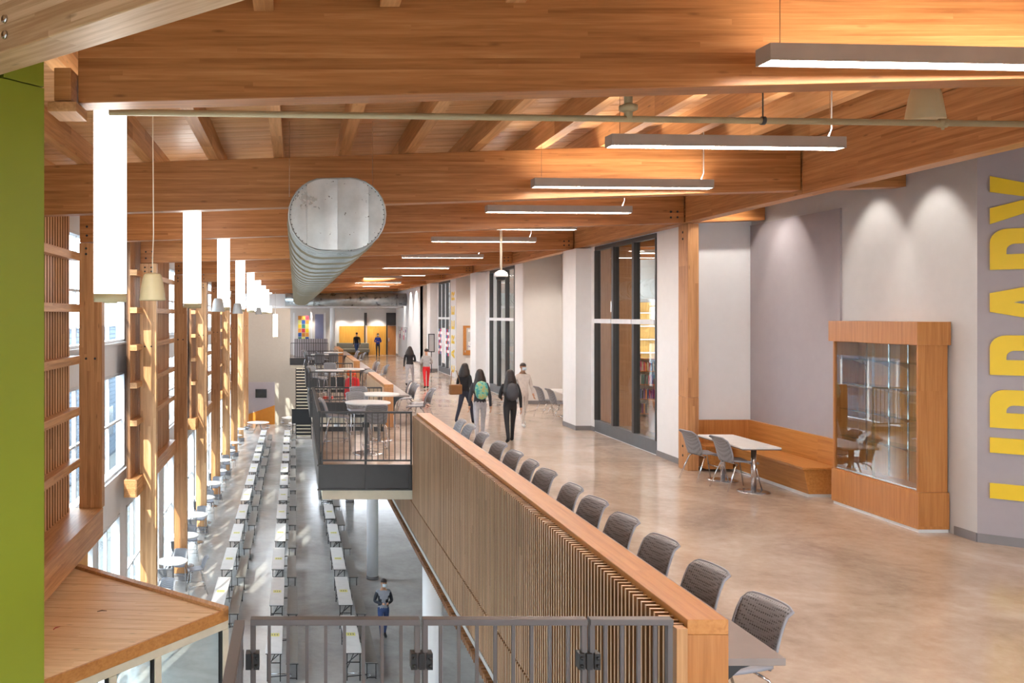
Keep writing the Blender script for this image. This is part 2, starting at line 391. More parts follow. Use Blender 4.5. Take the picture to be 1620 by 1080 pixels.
# far lower end wall
struct('wall_end', MB().box(-4.5, 1.2, YF-.02, YF+.2, LOW, 4.6).box(1.2, 9.2, YF-.02, YF+.2, LOW, -.4), TAN)
struct('trim_1', MB().box(-3.6, -1.55, YF-.1, YF-.03, LOW+.9, -2.4), TAUPE)
wedge = MB().quad_mesh([(-3.6, YF-.12, LOW), (-1.55, YF-.12, LOW), (-1.55, YF-.12, LOW+1.5), (-3.6, YF-.12, LOW+.8), (-3.6, YF-.04, LOW), (-1.55, YF-.04, LOW), (-1.55, YF-.04, LOW+1.5), (-3.6, YF-.04, LOW+.8)],
                       [(0, 1, 2, 3), (7, 6, 5, 4), (0, 4, 5, 1), (1, 5, 6, 2), (2, 6, 7, 3), (3, 7, 4, 0)])
struct('trim_2', wedge, ORANGE)
struct('wall_under_floor', MB().box(8.9, 9.1, YB, YF, LOW, -.5), OFFWH)

# right wall: piers, recesses and storefronts repeat every eleven metres
XR, XN = 7.25, 8.45
holes_r = [(17.2+11.1*m, 20.75+11.1*m, .02, 4.46) for m in range(3)]
struct('wall_right', panel_holes('x', XR, .14, 16.05, 22.0, 0, 5.6, holes_r[:1]), WHITE)
struct('wall_right_middle', panel_holes('x', XR, .14, 27.3, 33.2, 0, 5.6, [(28.3, 31.9, .02, 4.46)]), WHITE)
struct('wall_right_far', panel_holes('x', XR, .14, 38.6, 44.3, 0, 5.6, [(40.0, 43.2, .02, 4.46)]), WHITE)
struct('wall_right_end', MB().box(XR, XR+.14, 49.5, 61.6, 0, 5.6), WHITE)
struct('wall_front_recess', MB().box(XR+.14, 14.5, 15.9, 16.04, 0, 5.6), WHITE)
struct('wall_recess_near', MB().box(XN, XN+.14, 10.64, 15.9, 0, 5.6), GREYW)
for i, (a, b) in enumerate(((22.0, 27.2), (33.2, 38.5), (44.3, 49.5))):
    nm = ['middle', 'far', 'end'][i]
    struct('wall_recess_'+nm, MB().box(XN, XN+.14, a-.14, b+.14, 0, 5.6).box(XR+.14, XN, a-.14, a, 0, 5.6), OFFWH)
    struct('wall_face_'+nm, MB().box(XR+.0, XN, b, b+.12, 0, 5.6), OFFWH)
struct('trim_3', MB().box(XN-.03, XN, 13.27, 15.88, .88, 4.46), TAUPE)     # raised fabric panel over the bench
PU = Vector((.783, -.622, 0)); PV = Vector((.622, .783, 0))
def rotM(loc, ux): 
    return Matrix.Translation(loc) @ Matrix.Rotation(math.atan2(ux.y, ux.x), 4, 'Z')
MLW = rotM(Vector((XN, 10.64, 0)), PU)
lw = struct('wall_library_sign', MB().box(0, 7.6, 0, .14, 0, 5.9, MLW), TAUPE)
struct('wall_right_near', panel_holes('x', 14.4, .15, YB, 33, 0, 6, [(25, 32, .9, 4.3)]), OFFWH)
for i, y in enumerate((25,)):  # unseen window, added to let daylight into the library
    q = sempty('window_%d' % (70+i), (14.47, y, .9))
    for k in range(5): MB().box(-.05, .05, 1.74*k, 1.74*k+.05, 0, 3.4).build('mullion', FRAMEW, q)
    for k in range(4): MB().box(-.004, .004, 1.74*k+.05, 1.74*k+1.74, 0, 3.4).build('pane', GLASS, q)
struct('wall_library_end', MB().box(XN+.14, 14.4, 32.9, 33.0, 0, 5.8), OFFWH)
bb = MB().box(XR-.015, XR, 16.1, 17.2, 0, .11).box(XR-.015, XR, 20.75, 21, 0, .11).box(XN-.015, XN, 10.64, 11.0, 0, .11).box(XN-.015, XN, 22, 27.2, 0, .11)
bb.box(XR+.14, XN, 27.185, 27.2, 0, .11).box(XR+.14, XN, 38.485, 38.5, 0, .11).box(XR-.015, XR, 27.3, 28.3, 0, .11).box(XR-.015, XR, 31.9, 33, 0, .11).box(XR-.015, XR, 49.5, 61.5, 0, .11)
struct('baseboard_right', bb, BASEB)
struct('baseboard_sign', MB().box(0, 7.6, -.015, 0, 0, .11, MLW), BASEB)
for i, yy in enumerate((21.0, 32.6, 43.6)):
    struct('wall_pier_%s' % ['near', 'middle', 'far'][i], MB().box(6.87, XR-.001, yy, yy+1.0, 0, 4.44), WHITE)
    struct('baseboard_pier_%s' % ['near', 'middle', 'far'][i], MB().box(6.855, XR-.001, yy-.015, yy, 0, .11).box(6.855, 6.87, yy, yy+1.0, 0, .11), BASEB)
# far end of the upper floor
struct('wall_far', MB().box(-.3, 14, 61.6, 61.75, 0, 6), OFFWH)
struct('trim_4', MB().box(3.2, 5.1, 61.53, 61.6, .0, 2.05).box(5.2, 6.55, 61.53, 61.6, .0, 2.05), W_YEL)
struct('wall_soffit', MB().box(-4.4, 7.25, 57.5, 61.6, 3.32, 3.42), WHITE)

# ------------------------------------------------------------------ roof beams, girder, columns
beamY = [6.15, 11.85]+[15.4+6.1*k for k in range(8)]
place = ['largest one in the foreground, under the top of the photo', 'just behind the blunt end of the round duct', 'landing on the tall column beside the bench alcove']
place += ['%s one beyond the bench alcove' % ORD[i] for i in range(7)]
for i, yy in enumerate(beamY):
    x0 = -1.55 if i == 0 else -3.85
    x1 = 6.98
    b = thing('roof_beam', 'orange-brown glulam beam across the hall ceiling, '+place[i], 'beam', (0, yy, 0), group='glulam roof beams')
    zo = 4.36 if i == 0 else (4.30 if i == 1 else 4.235)
    sl = .026 if i == 0 else SL
    zt = 4.98
    v = []
    for (xx, yv) in ((x0, 0), (x1, 0), (x1, .23), (x0, .23)): v.append((xx, yv, zo+sl*xx))
    for (xx, yv) in ((x0, 0), (x1, 0), (x1, .23), (x0, .23)): v.append((xx, yv, (zt if i else 5.1)+SL*xx))
    MB().quad_mesh(v, [(0, 3, 2, 1), (4, 5, 6, 7), (0, 1, 5, 4), (1, 2, 6, 5), (2, 3, 7, 6), (3, 0, 4, 7)]).build('timber', W_BEAM, b, bevel=.006)
    if i >= 2:
        bt = MB()
        for dx in (-3.72, -3.56):
            for dz in (.12, .28): bt.ball((dx, -.004, zo+sl*dx+dz), (.022, .008, .022), 8, 5)
        for dx in (6.74, 6.86):
            for dz in (.1, .2): bt.ball((dx, -.004, zo+sl*dx+dz), (.02, .008, .02), 8, 5)
        bt.build('bolt_heads', BLACK, b)['kind'] = 'stuff'
    if i:   # short timber running on from the girder to the wall
        s2 = MB(); xs0, xs1 = 7.26, 8.43
        slope_box(s2, xs0, xs1, 0, .2, zo+.0, 4.9).build('beam_stub', W_BEAM, b, bevel=.005)
        if i > 1: slope_box(MB(), 8.6, 14.3, 0, .2, zo, 4.9).build('beam_stub', W_BEAM, b)
gd = thing('edge_girder', 'long glulam girder running down the right side above the storefronts', 'beam', (7.0, 0, 0))
gy = [0.5]+beamY[1:]+[61.5]
for a, b in zip(gy[:-1], gy[1:]):
    MB().box(0, .24, a+.004, b-.004, 4.47, 5.2).build('girder_length', W_GIRT, gd, bevel=.006)
for yy in beamY[1:3]:
    m = MB()
    for dz in (.1, .2, .55): m.ball((-.004, yy+.16, 4.47+dz), (.008, .02, .02), 8, 5)
    m.build('bolt_heads', BLACK, gd)['kind'] = 'stuff'
MU = rotM(Vector((-1.86, 5.44, 4.32)), PU)
nb = thing('near_roof_beam', 'pale glulam beam slanting across the top left corner, two steel bolts in its face', 'beam', (-1.86, 5.44, 4.32), math.atan2(PU.y, PU.x))
MB().box(-1.8, 3.4, -.265, 0, 0, 1.05).build('timber', W_NEAR, nb, bevel=.008)
for dz in (.093, .184):
    MB().lathe([(.0, -.012), (.022, -.012), (.026, 0)], 12, M=Matrix.Translation((.462, -.267, dz)) @ Matrix.Rotation(-PI/2, 4, 'X')).build('bolt', CHROME, nb)
gw = Matrix.Translation((-1.66, 5.70, 0)) @ Matrix.Rotation(math.atan2(.783, .622), 4, 'Z')
struct('wall_green', MB().box(-2.6, -.42, 0, .22, LOW, 4.31, gw).box(-.42, 0, 0, .22, LOW, 4.305, gw).box(-.3, 0, .004, .22, 4.315, 4.62, gw), GREEN)
hb = thing('beam_seat', 'small timber block between the green wall and the foreground beam', 'bracket', (-1.62, 6.0, 4.2))
MB().box(-.06, .06, 0, .3, .1, .33).build('block', W_BEAM, hb, bevel=.006)
MB().box(-.1, .1, -.02, .3, .02, .09).build('ledger', W_GIRT, hb, bevel=.006)

def column(n, yy, x1, z0, wdt, dep, mat, label, base=True):
    c = thing('timber_column', label, 'column', (x1-wdt/2, yy, z0), group='timber columns of the window wall')
    h = zb(x1)-z0-.02
    MB().box(-wdt/2, wdt/2, 0, dep, .24 if base else 0, h).build('timber', mat, c, bevel=.006)
    if base: MB().box(-wdt/2-.05, wdt/2+.05, -.05, dep+.05, 0, .24).build('plinth', BASEB, c, bevel=.01)
    m = MB()
    for dx in (-.08, .08): m.ball((dx, -.004, 2.03-z0), (.022, .01, .022), 8, 5)
    for dx in (-.08, .08):
        for dz in (.1, .2): m.ball((dx, -.004, h-dz), (.022, .01, .022), 8, 5)
    m.build('bolt_heads', BLACK, c)['kind'] = 'stuff'
lab = ['deep brown timber column on a beam, nearest the green wall', 'pale timber column behind the beige bell lamp', 'deep brown timber column left of the second glowing column lamp']
lab += ['%s timber column along the window wall, counted from the green wall' % ORD[i] for i in range(3, 9)]
for k in range(9):
    yy = BAY[k+2]
    column(k, yy, -3.45, -.65 if k == 0 else LOW, .41, .22, W_COLD if k % 2 == 0 else W_COL, lab[k], k > 0)  # columns alternate between the shaded and the sunlit tone

# slatted screens with rails in every other bay
screens = [(9.3, 15.32), (20.75, 27.3), (33.0, 39.6), (45.2, 51.8)]
me_slat = {}
for i, (a, b) in enumerate(screens):
    sc = thing('slatted_screen', ['upright cedar slat screen with timber rails beside the green wall', 'cedar slat screen with rails on both sides of the pale second column',
               'cedar slat screen with rails around the fourth column', 'farthest cedar slat screen with rails on the window wall'][i], 'screen', (-4.0, a, 0), group='cedar screens')
    zt, z0 = 4.75, (-.65 if i == 0 else -1.15)
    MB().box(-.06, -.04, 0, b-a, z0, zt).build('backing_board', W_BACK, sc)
    n = int((b-a)/.155)
    key = z0
    if key not in me_slat:
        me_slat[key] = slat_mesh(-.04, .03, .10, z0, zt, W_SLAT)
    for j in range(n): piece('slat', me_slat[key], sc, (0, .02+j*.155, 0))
    for z in (3.84, 2.93, 2.02, 1.11, .2):
        MB().box(.03, .20, -.02, (b-a)+.0 if i else 5.95, z-.07, z+.07).build('rail', W_GIRT, sc, bevel=.005)
    if i: MB().box(-.1, .22, -.1, b-a+.1, z0-.42, z0).build('spandrel_beam', W_GIRT, sc, bevel=.006)
sb = thing('spandrel_timber', 'deep horizontal timber under the first slat screen, beside the planked roof', 'beam', (-3.44, 6.5, -.65))
MB().box(-.62, 0, 0, 8.95, -.5, 0).build('timber', W_GIRT, sb, bevel=.006)
struct('wall_entry_panel', MB().box(-4.28, -3.75, 14.9, 15.6, LOW, -1.16), W_YEL)

# ------------------------------------------------------------------ round-ended duct and its cross main
dz0, dz1 = 3.475, 4.235; dcx = .445; R = (dz1-dz0)/2; hw = .505-R
def oval(s, n=28, r=None):
    pts = []
    r = R*s if r is None else r
    for k in range(n):
        a = 2*PI*k/n; pts.append((math.cos(a)*r+(hw if math.cos(a) >= 0 else -hw), math.sin(a)*r))
    return pts
dt = thing('round_duct', 'long galvanised round-ended duct hanging over the atrium', 'duct', (dcx, 9.0, (dz0+dz1)/2))
def along(pts, y0, y1):
    m = MB(); n = len(pts)
    return m.quad_mesh([(x, y0, z) for x, z in pts]+[(x, y1, z) for x, z in pts], [(i, n+i, n+(i+1) % n, (i+1) % n) for i in range(n)], True)
def slab(pts, y0, y1):
    m = along(pts, y0, y1); n = len(pts); m.sm = [False]*len(m.f)
    m.f += [tuple(range(n)), tuple(range(n, 2*n))[::-1]]; m.sm += [False, False]; return m
along(oval(.985), .02, 46.5).build('duct_shell', DUCT, dt)
ys = [.9+1.15*k for k in range(40)]
FLANGE = plain('tan_flange_sealant', srgb(150, 142, 122), .5, .3)
o0 = slab(oval(1.07), 0, .05).build('duct_flange', FLANGE, dt, loc=(0, ys[0], 0))
for yv in ys[1:]: piece('duct_flange', o0.data, dt, (0, yv, 0))
seam = slab(oval(1.012), 0, .014)
s0 = seam.build('spiral_seam', DUCT, dt, loc=(0, .3, 0))
for k in range(110):
    yv = .3+.19*(k+1)
    if yv < 22: piece('spiral_seam', s0.data, dt, (0, yv, 0))
# the blunt end: four sheets with lapped seams inside a rolled rim
xs = [-.505, -.315, .005, .33, .505]
def zlim(x):
    ax = max(0, abs(x)-hw); return math.sqrt(max(0, (R*.97)**2-ax*ax))
for a, b, off in zip(xs[:-1], xs[1:], (0, -.012, -.006, 0)):
    pts = []
    N = 10
    for k in range(N+1):
        x = a+(b-a)*k/N; pts.append((x, zlim(x)))
    for k in range(N, -1, -1):
        x = a+(b-a)*k/N; pts.append((x, -zlim(x)))
    pts = [p for i, p in enumerate(pts) if i == 0 or (Vector(p)-Vector(pts[i-1])).length > 1e-4]
    def bulge(x, z): return -.02*math.sin(PI*min(1, max(0, (x-a)/(b-a))))*(1 if b-a > .25 else .3)
    m = MB(); n = len(pts)
    gx = [a+(b-a)*k/N for k in range(N+1)]
    m.grid(lambda u, t: (a+(b-a)*u, off+bulge(a+(b-a)*u, 0), zlim(a+(b-a)*u)*(2*t-1)), N, 6)
    m.build('cap_sheet', DUCTC, dt)
rim = [(x*1.0, -.005, z) for x, z in oval(1.0)]
MB().tube(rim, .012, 6, closed=True).build('cap_rim', DUCT, dt)
mr = MB()
for x, z in oval(.955, 44): mr.ball((x, -.012, z), .006, 6, 4)
mr.build('rivets', DARKM, dt)['kind'] = 'stuff'
for x, yv in ((-.5, .1), (.38, .1)): MB().tube([(x, yv, .2), (x, yv, 1.0)], .004, 5).build('hanger_wire', CHROME, dt)
cd = thing('cross_duct', 'galvanised duct crossing the far end of the hall', 'duct', (0, 55.6, 3.83))
MB().tube([(-.6, 0, 0), (7.2, 0, 0)], .41, 24).build('duct_shell', DUCT, cd)
for x in (1.2, 4.0, 6.6): MB().tube([(x, 0, 0), (x+.06, 0, 0)], .43, 24).build('duct_flange', DUCT, cd)
struct('wall_bulkhead', MB().box(-4.2, -.62, 55.4, 57.5, 3.42, 4.2), WHITE)

# ------------------------------------------------------------------ lamps
lin = None
FY = [.1, 2.94, 5.78, 8.67, 11.45, 14.25, 17.07, 19.95, 22.8, 25.55, 28.4, 31.2, 34.0, 36.9, 39.7, 42.5, 45.3, 48.1, 50.9]
lin_lab = {2: 'nearest long linear lamp at the top right, cut by the photo edge', 3: 'second long linear lamp, hung under the tan sprinkler pipe', 4: 'long linear lamp glowing against the second beam', 5: 'long linear lamp just below the second beam'}
for i, yy in enumerate(FY):
    if lin is None:
        lin = thing('linear_pendant_lamp', 'x', 'lamp', (3.2, yy, 4.52), math.radians(3.2), 'linear pendant lamps')
        L_, W_, H_ = 2.46, .17, .115
        b = MB(); t = .012
        b.box(0, L_, 0, t, 0, H_).box(0, L_, W_-t, W_, 0, H_).box(0, t, t, W_-t, 0, H_).box(L_-t, L_, t, W_-t, 0, H_)
        b.build('housing', FIXT, lin)
        MB().box(t, L_-t, t, W_-t, .004, .012).build('diffuser', E_LIN, lin)
        MB().box(t, L_-t, t, W_-t, H_-.03, H_-.02).build('uplight_diffuser', E_UP, lin)
        for x in (.12, L_-.12): MB().tube([(x, W_/2, H_-.02), (x, W_/2, .9)], .003, 5).build('suspension_wire', CHROME, lin)
        MB().tube([(L_-.14, W_/2, H_), (L_-.1, W_/2, H_+.1), (L_-.1, W_/2, .9)], .007, 6).build('power_cord', WHITE, lin)
        o = lin
    else: o = copy_tree(lin, (3.2, yy, 4.52))
    o['label'] = lin_lab.get(i, 'linear pendant lamp, %s further one past the camera dome' % ORD[i-6] if i >= 6 else 'linear pendant lamp %s above the viewpoint' % ['behind', 'right'][i % 2])

cyl = None
for k in range(9):
    yy = 7.6+6.08*k
    lbl = ['largest glowing white column lamp, beside the green wall', 'second glowing column lamp, right of the beige bell lamp', 'third glowing column lamp, with a bell lamp at its foot'][k] if k < 3 else '%s glowing column lamp in the row above the windows, counted from the green wall' % ORD[k]
    if cyl is None:
        cyl = thing('column_lamp', lbl, 'lamp', (-1.63, yy, 2.92), group='glowing column lamps')
        MB().lathe([(.142, .075), (.142, 1.9)], 28).build('diffuser', E_CYL, cyl)
        MB().lathe([(.06, -.012), (.06, 0), (.143, 0), (.143, .07)], 28).build('bottom_cap', BEIGE, cyl)
        MB().lathe([(.143, 1.9), (.143, 1.96), (.03, 1.98)], 28).build('top_cap', BEIGE, cyl)
        MB().tube([(0, 0, 1.97), (0, 0, 2.38)], .012, 6).build('stem', GREYS, cyl)
    else: copy_tree(cyl, (-1.63, yy, 2.92), label=lbl)
bell = None
for k, (x, yy, z) in enumerate(((-1.47, 8.9, 2.955), (-1.6, 18.0, 2.88), (-1.52, 22.9, 2.85), (5.61, 7.65, 4.53), (-1.5, 36.0, 2.85))):
    lbl = ['beige bell shaped pendant lamp in front of the pale second column', 'grey bell pendant lamp at the foot of the third column lamp', 'grey bell pendant lamp left of the fourth column lamp',
           'bell pendant lamp up by the girder behind the tan sprinkler pipe', 'farthest bell pendant lamp among the column lamps'][k]
    r = thing('bell_pendant', lbl, 'lamp', (x, yy, z), group='bell pendant lamps')
    s = .76 if k != 3 else .86
    MB().lathe([(.17*s, .02*s), (.178*s, 0), (.182*s, .01*s), (.165*s, .12*s), (.145*s, .25*s), (.12*s, .345*s), (.1*s, .365*s), (.03, .375*s)], 26).build('shade', BEIGE if k in (0, 3) else GREYS, r)
    MB().lathe([(.16*s, .022*s), (.16*s, .03*s)], 20).build('grille', DARKM, r)
    top = 5.287+SL*x-z
    MB().tube([(0, 0, .37*s), (0, 0, .43), (.01, 0, .7), (0, 0, top)], .006, 6).build('cord', CREAM, r)
fl = thing('column_lamp', 'short low hanging glowing lamp at the far end of the column lamp row', 'lamp', (-1.23, 55.2, 1.4), group='glowing column lamps')
MB().lathe([(.142, .05), (.142, 1.48)], 24).build('diffuser', E_CYL, fl); MB().lathe([(.06, -.01), (.143, 0), (.143, .05)], 24).build('bottom_cap', BEIGE, fl)
MB().tube([(0, 0, 1.47), (0, 0, 3.3)], .012, 6).build('stem', GREYS, fl)
dc = thing('dome_camera', 'white dome security camera on a ceiling stem', 'camera', (4.33, 18.03, 3.58))
MB().lathe([(.02, .0), (.06, -.045), (.1, -.02), (.11, .04)], 20).build('dome', BLACK, dc)
MB().lathe([(.13, .03), (.15, .05), (.13, .12), (.05, .17)], 20).build('housing', WHITE, dc)
MB().tube([(0, 0, .16), (0, 0, 1.545)], .025, 10).build('stem', CREAM, dc)

pp = thing('sprinkler_pipe', 'thin tan sprinkler pipe crossing under the foreground beam', 'pipe', (0, 7.02, 4.44), math.radians(3.2))
MB().tube([(-1.5, 0, 0), (6.95, 0, 0)], .027, 12).build('pipe', PIPE, pp)
m = MB().tube([(2.79, 0, 0), (2.79, 0, .9)], .034, 12).lathe([(.04, .06), (.075, .075), (.075, .11), (.04, .125)], 14, c=(2.79, 0)); m.build('riser_coupling', PIPE, pp)
MB().tube([(5.5, 0, 0), (5.57, 0, 0)], .038, 12).ball((5.535, -.04, -.015), .016).ball((5.535, 0, -.045), .014).build('pipe_coupling', PIPE, pp)
MB().tube([(3.95, 0, .02), (3.95, 0, .95)], .006, 6).tube([(3.935, 0, 0), (3.965, 0, 0)], .036, 12).build('hanger_rod', DARKM, pp)

# ------------------------------------------------------------------ long counter with slatted guard
ANG = math.radians(.35)
def counter(name, label, y0, y1, first=False):
    Ln = y1-y0
    x0 = 2.235 if first else 2.25
    c = thing(name, label, 'counter', (x0, y0, 0), ANG if first else 0)
    MB().box(0, .235, 0, Ln, .985, 1.07).build('cap', W_CAP, c, bevel=.004)
    MB().box(.0, .235, .0, .045, 0, .985).build('end_panel', W_VEN, c, bevel=.003)
    MB().box(.02, .235, Ln-.045, Ln, 0, .985).build('end_panel', W_VEN, c, bevel=.003)
    MB().box(.19, .225, .045, Ln-.045, 0, .985).build('back_panel', W_VEN, c)
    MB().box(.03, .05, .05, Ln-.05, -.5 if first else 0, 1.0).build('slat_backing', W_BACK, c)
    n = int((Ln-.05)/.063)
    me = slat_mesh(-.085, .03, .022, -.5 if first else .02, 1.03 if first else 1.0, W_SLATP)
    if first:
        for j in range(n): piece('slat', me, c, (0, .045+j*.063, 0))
    else:
        mm = MB()
        for j in range(n): mm.box(-.045, .03, .04+j*.063, .064+j*.063, .02, 1.0)
        mm.build('slat_front', W_SLATP, c)['kind'] = 'stuff'
    dl = -.15 if first else 0
    d0 = .05 if first else .0
    MB().box(.236, .65, d0+.1, Ln-.05, .745, .79).build('desk_top', LAMG, c, bevel=.004)
    k = 0
    for yy in [d0+.2+1.9*i for i in range(int(Ln/1.9)+1)]:
        if yy > Ln-.2: break
        P = [(.236, .744), (.56, .744), (.42, .70), (.33, .62), (.29, .5), (.27, .3), (.236, .25)]
        Mx = Matrix.Translation((0, yy, 0)) @ Matrix.Rotation(PI/2, 4, 'X')
        MB().prism(P, -.03, .03, Mx).build('desk_bracket', BLACK, c)
    return c
c1 = counter('long_counter', 'long orange maple topped guard counter with slatted front and grey desk', 4.89, 15.28, True)
MB().box(-.075, -.012, -.03, .03, -.5, 1.03).build('edge_post', W_COL, c1, bevel=.003)
counter('short_counter', 'short wood topped counter beyond the first balcony', 21.6, 26.3)
counter('short_counter', 'second short wood topped counter beyond the second balcony', 32.7, 37.3)
counter('short_counter', 'farthest short wood topped counter by the white round column', 43.8, 48.4)
fs = sempty('trim_5', (2.235, 4.89, 0)); fs.rotation_euler = (0, 0, ANG)
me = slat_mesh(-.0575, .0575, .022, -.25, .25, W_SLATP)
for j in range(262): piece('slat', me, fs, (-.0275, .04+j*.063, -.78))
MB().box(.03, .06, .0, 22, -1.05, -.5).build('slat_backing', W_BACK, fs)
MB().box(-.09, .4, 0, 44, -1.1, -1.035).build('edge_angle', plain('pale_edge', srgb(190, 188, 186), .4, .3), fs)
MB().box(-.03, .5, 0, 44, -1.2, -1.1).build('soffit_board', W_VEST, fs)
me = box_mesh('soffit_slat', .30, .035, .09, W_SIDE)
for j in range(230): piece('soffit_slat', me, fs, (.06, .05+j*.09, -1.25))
struct('trim_6', MB().box(2.2, 2.24, 26, 54.6, -.55, -.02), DARKM)

# ------------------------------------------------------------------ railings
def rail_section(name, label, loc, rz, length, z0, z1, gap, par=None, joined=False, frame=.03, post_r=.012, mat=None):
    mat = mat or GREYM
    r = thing(name, label, 'railing', loc, rz)
    MB().box(0, length, -.03, .03, z1-.035, z1).build('top_rail', mat, r, bevel=.004)
    MB().box(frame, length-frame, -.015, .015, z0, z0+.03).build('bottom_rail', mat, r)
    for x in (0, length-frame): MB().box(x, x+frame, -.02, .02, 0, z1-.035).build('end_post', mat, r, bevel=.003)
    n = max(1, round(length/gap)); st = length/n
    if joined:
        m = MB()
        for k in range(1, n): m.box(k*st-post_r*.6, k*st+post_r*.6, -.01, .01, z0+.03, z1-.035)
        m.build('balusters', mat, r)['kind'] = 'stuff'
    else:
        me = box_mesh('baluster', post_r*1.5, .02, z1-z0-.065, mat, True)
        for k in range(1, n): piece('baluster', me, r, (k*st, 0, z0+.03))
    return r
def clamp(r, x, z):
    m = MB()
    for dx in (-.045, 0, .045): m.box(x+dx-.016, x+dx+.016, -.04, .025, z-.045, z+.045)
    for dx in (-.045, .045):
        for dz in (-.022, .022): m.ball((x+dx, -.045, z+dz), .011, 8, 5)
    m.build('clamp', BLACK, r)
r1 = rail_section('landing_railing', 'grey metal railing in the foreground, left section', (-.25, 4.88, 0), 0, .96, .1, 1.085, .104)
r2 = rail_section('landing_railing', 'grey metal railing in the foreground, middle section', (.725, 4.88, 0), 0, .93, .1, 1.085, .104)
r3 = rail_section('landing_railing', 'grey metal railing in the foreground, short section ending at the counter', (1.67, 4.88, 0), 0, .47, .1, 1.085, .104)
clamp(r1, .968, .85); clamp(r2, .938, .85); clamp(r1, -.01, .85)
rail_section('landing_railing', 'grey metal railing returning toward the viewer at bottom left', (-.31, 4.85, 0), -PI/2, 3.6, .1, 1.085, .104)

for k, (yb0, yb1, xl) in enumerate(((15.5, 20.85, .43), (26.6, 31.4, .47), (37.6, 42.4, .5))):
    nm = ['nearest balcony', 'second balcony', 'third balcony'][k]
    struct('floor_balcony_%d' % (k+1), MB().box(xl+.1, 2.24, yb0+.06, yb1-.06, -.3, 0), F_UP)
    s = MB(); s.box(xl, 2.15, yb0, yb0+.05, -.345, .11).box(xl, 2.15, yb1-.05, yb1, -.345, .11).box(xl, xl+.05, yb0+.05, yb1-.05, -.345, .11)
    s.box(xl-.02, 2.15, yb0-.03, yb0, -.345, -.32).box(xl-.02, 2.15, yb0-.03, yb0, .09, .115)
    for fx in (.0, .5, .965): s.box(xl+fx*(2.12-xl), xl+fx*(2.12-xl)+.04, yb0-.025, yb0, -.32, .09)
    struct('trim_%d' % (10+k), s, DARKM)
    struct('trim_%d' % (20+k), MB().box(xl+.07, 2.2, yb0+.03, yb0+.25, -.52, -.345).box(xl+.07, xl+.3, yb0+.25, yb1, -.52, -.345).box(xl+.3, 2.2, yb1-.25, yb1, -.52, -.345), CREAM)
    w_ = 2.12-xl
    rr = rail_section('balcony_railing', 'dark metal railing across the front of the %s' % nm, (xl+.05, yb0+.03, 0), 0, w_-.05, .17, 1.07, .103, joined=k > 0, post_r=.009, mat=DARKM)
    if k == 0:
        clamp(rr, (w_-.05)*.49, .83)
        MB().box((w_-.05)*.49-.02, (w_-.05)*.49+.02, -.02, .02, .11, 1.04).build('middle_post', DARKM, rr)
    rail_section('balcony_railing', 'dark metal railing along the open side of the %s' % nm, (xl+.02, yb0+.06, 0), PI/2, yb1-yb0-.12, .17, 1.07, .106, joined=k > 0, post_r=.012, mat=DARKM)
    rail_section('balcony_railing', 'dark metal railing across the back of the %s' % nm, (xl+.05, yb1-.03, 0), 0, w_-.05, .17, 1.07, .103, joined=True, post_r=.009, mat=DARKM)
rail_section('balcony_railing', 'dark metal railing at the far end over the stair', (-.25, 54.65, 0), 0, 2.4, .17, 1.07, .11, joined=True, mat=DARKM)
struct('trim_15', MB().box(-.3, 2.2, 54.55, 54.6, -.345, .11), DARKM); struct('trim_25', MB().box(-.25, 2.2, 54.57, 54.8, -.52, -.345), CREAM)

# white round columns carrying the upper floor
for k, yy in enumerate((15.7, 27.8, 39.2, 50.8)):
    c = thing('round_column', ['white round column right behind the foreground railing', 'white round column behind the walking boy on the lower floor', 'white round column under the second balcony', 'white round column under the far floor'][k], 'column', (2.52, yy, LOW), group='white round columns')
    MB().lathe([(.185, .1), (.185, 4.6)], 28).build('shaft', WHITE, c)
    MB().lathe([(.2, 0), (.2, .1)], 28).build('base_ring', BASEB, c)
c = thing('round_column', 'white round column on the upper floor at the far end of the counters', 'column', (2.56, 58.0, 0), group='white round columns')
MB().lathe([(.17, .1), (.17, 3.32)], 24).build('shaft', WHITE, c)
MB().lathe([(.185, 0), (.185, .1)], 24).build('base_ring', BASEB, c)

# stair at the far end of the atrium
st = thing('open_stair', 'dark open tread stair at the far end of the lower hall', 'stair', (.1, 59.2, LOW))
me = box_mesh('tread', 1.0, .3, .05, CREAM)
for k in range(26): piece('tread', me, st, (.53, .2+.26*k, .2+.205*k))
me = box_mesh('riser', 1.0, .02, .15, BLACK)
for k in range(26): piece('riser', me, st, (.53, .33+.26*k, .3+.205*k))
for x in (.0, 1.06):
    MB().quad_mesh([(x-.03, 0, 0), (x-.03, 7, 5.5), (x-.03, 7, 5.2), (x-.03, .3, -.0), (x+.03, 0, 0), (x+.03, 7, 5.5), (x+.03, 7, 5.2), (x+.03, .3, -.0)], [(0, 1, 2, 3), (7, 6, 5, 4), (0, 4, 5, 1), (1, 5, 6, 2), (2, 6, 7, 3), (3, 7, 4, 0)]).build('stringer', BLACK, st)
MB().box(-.3, 1.5, -.3, -.25, 1.1, 2.1).build('guard_panel', BLACK, st)
for x in (-.25, 1.2): MB().box(x, x+.06, -.25, -.19, 0, 2.0).build('guard_post', BLACK, st)

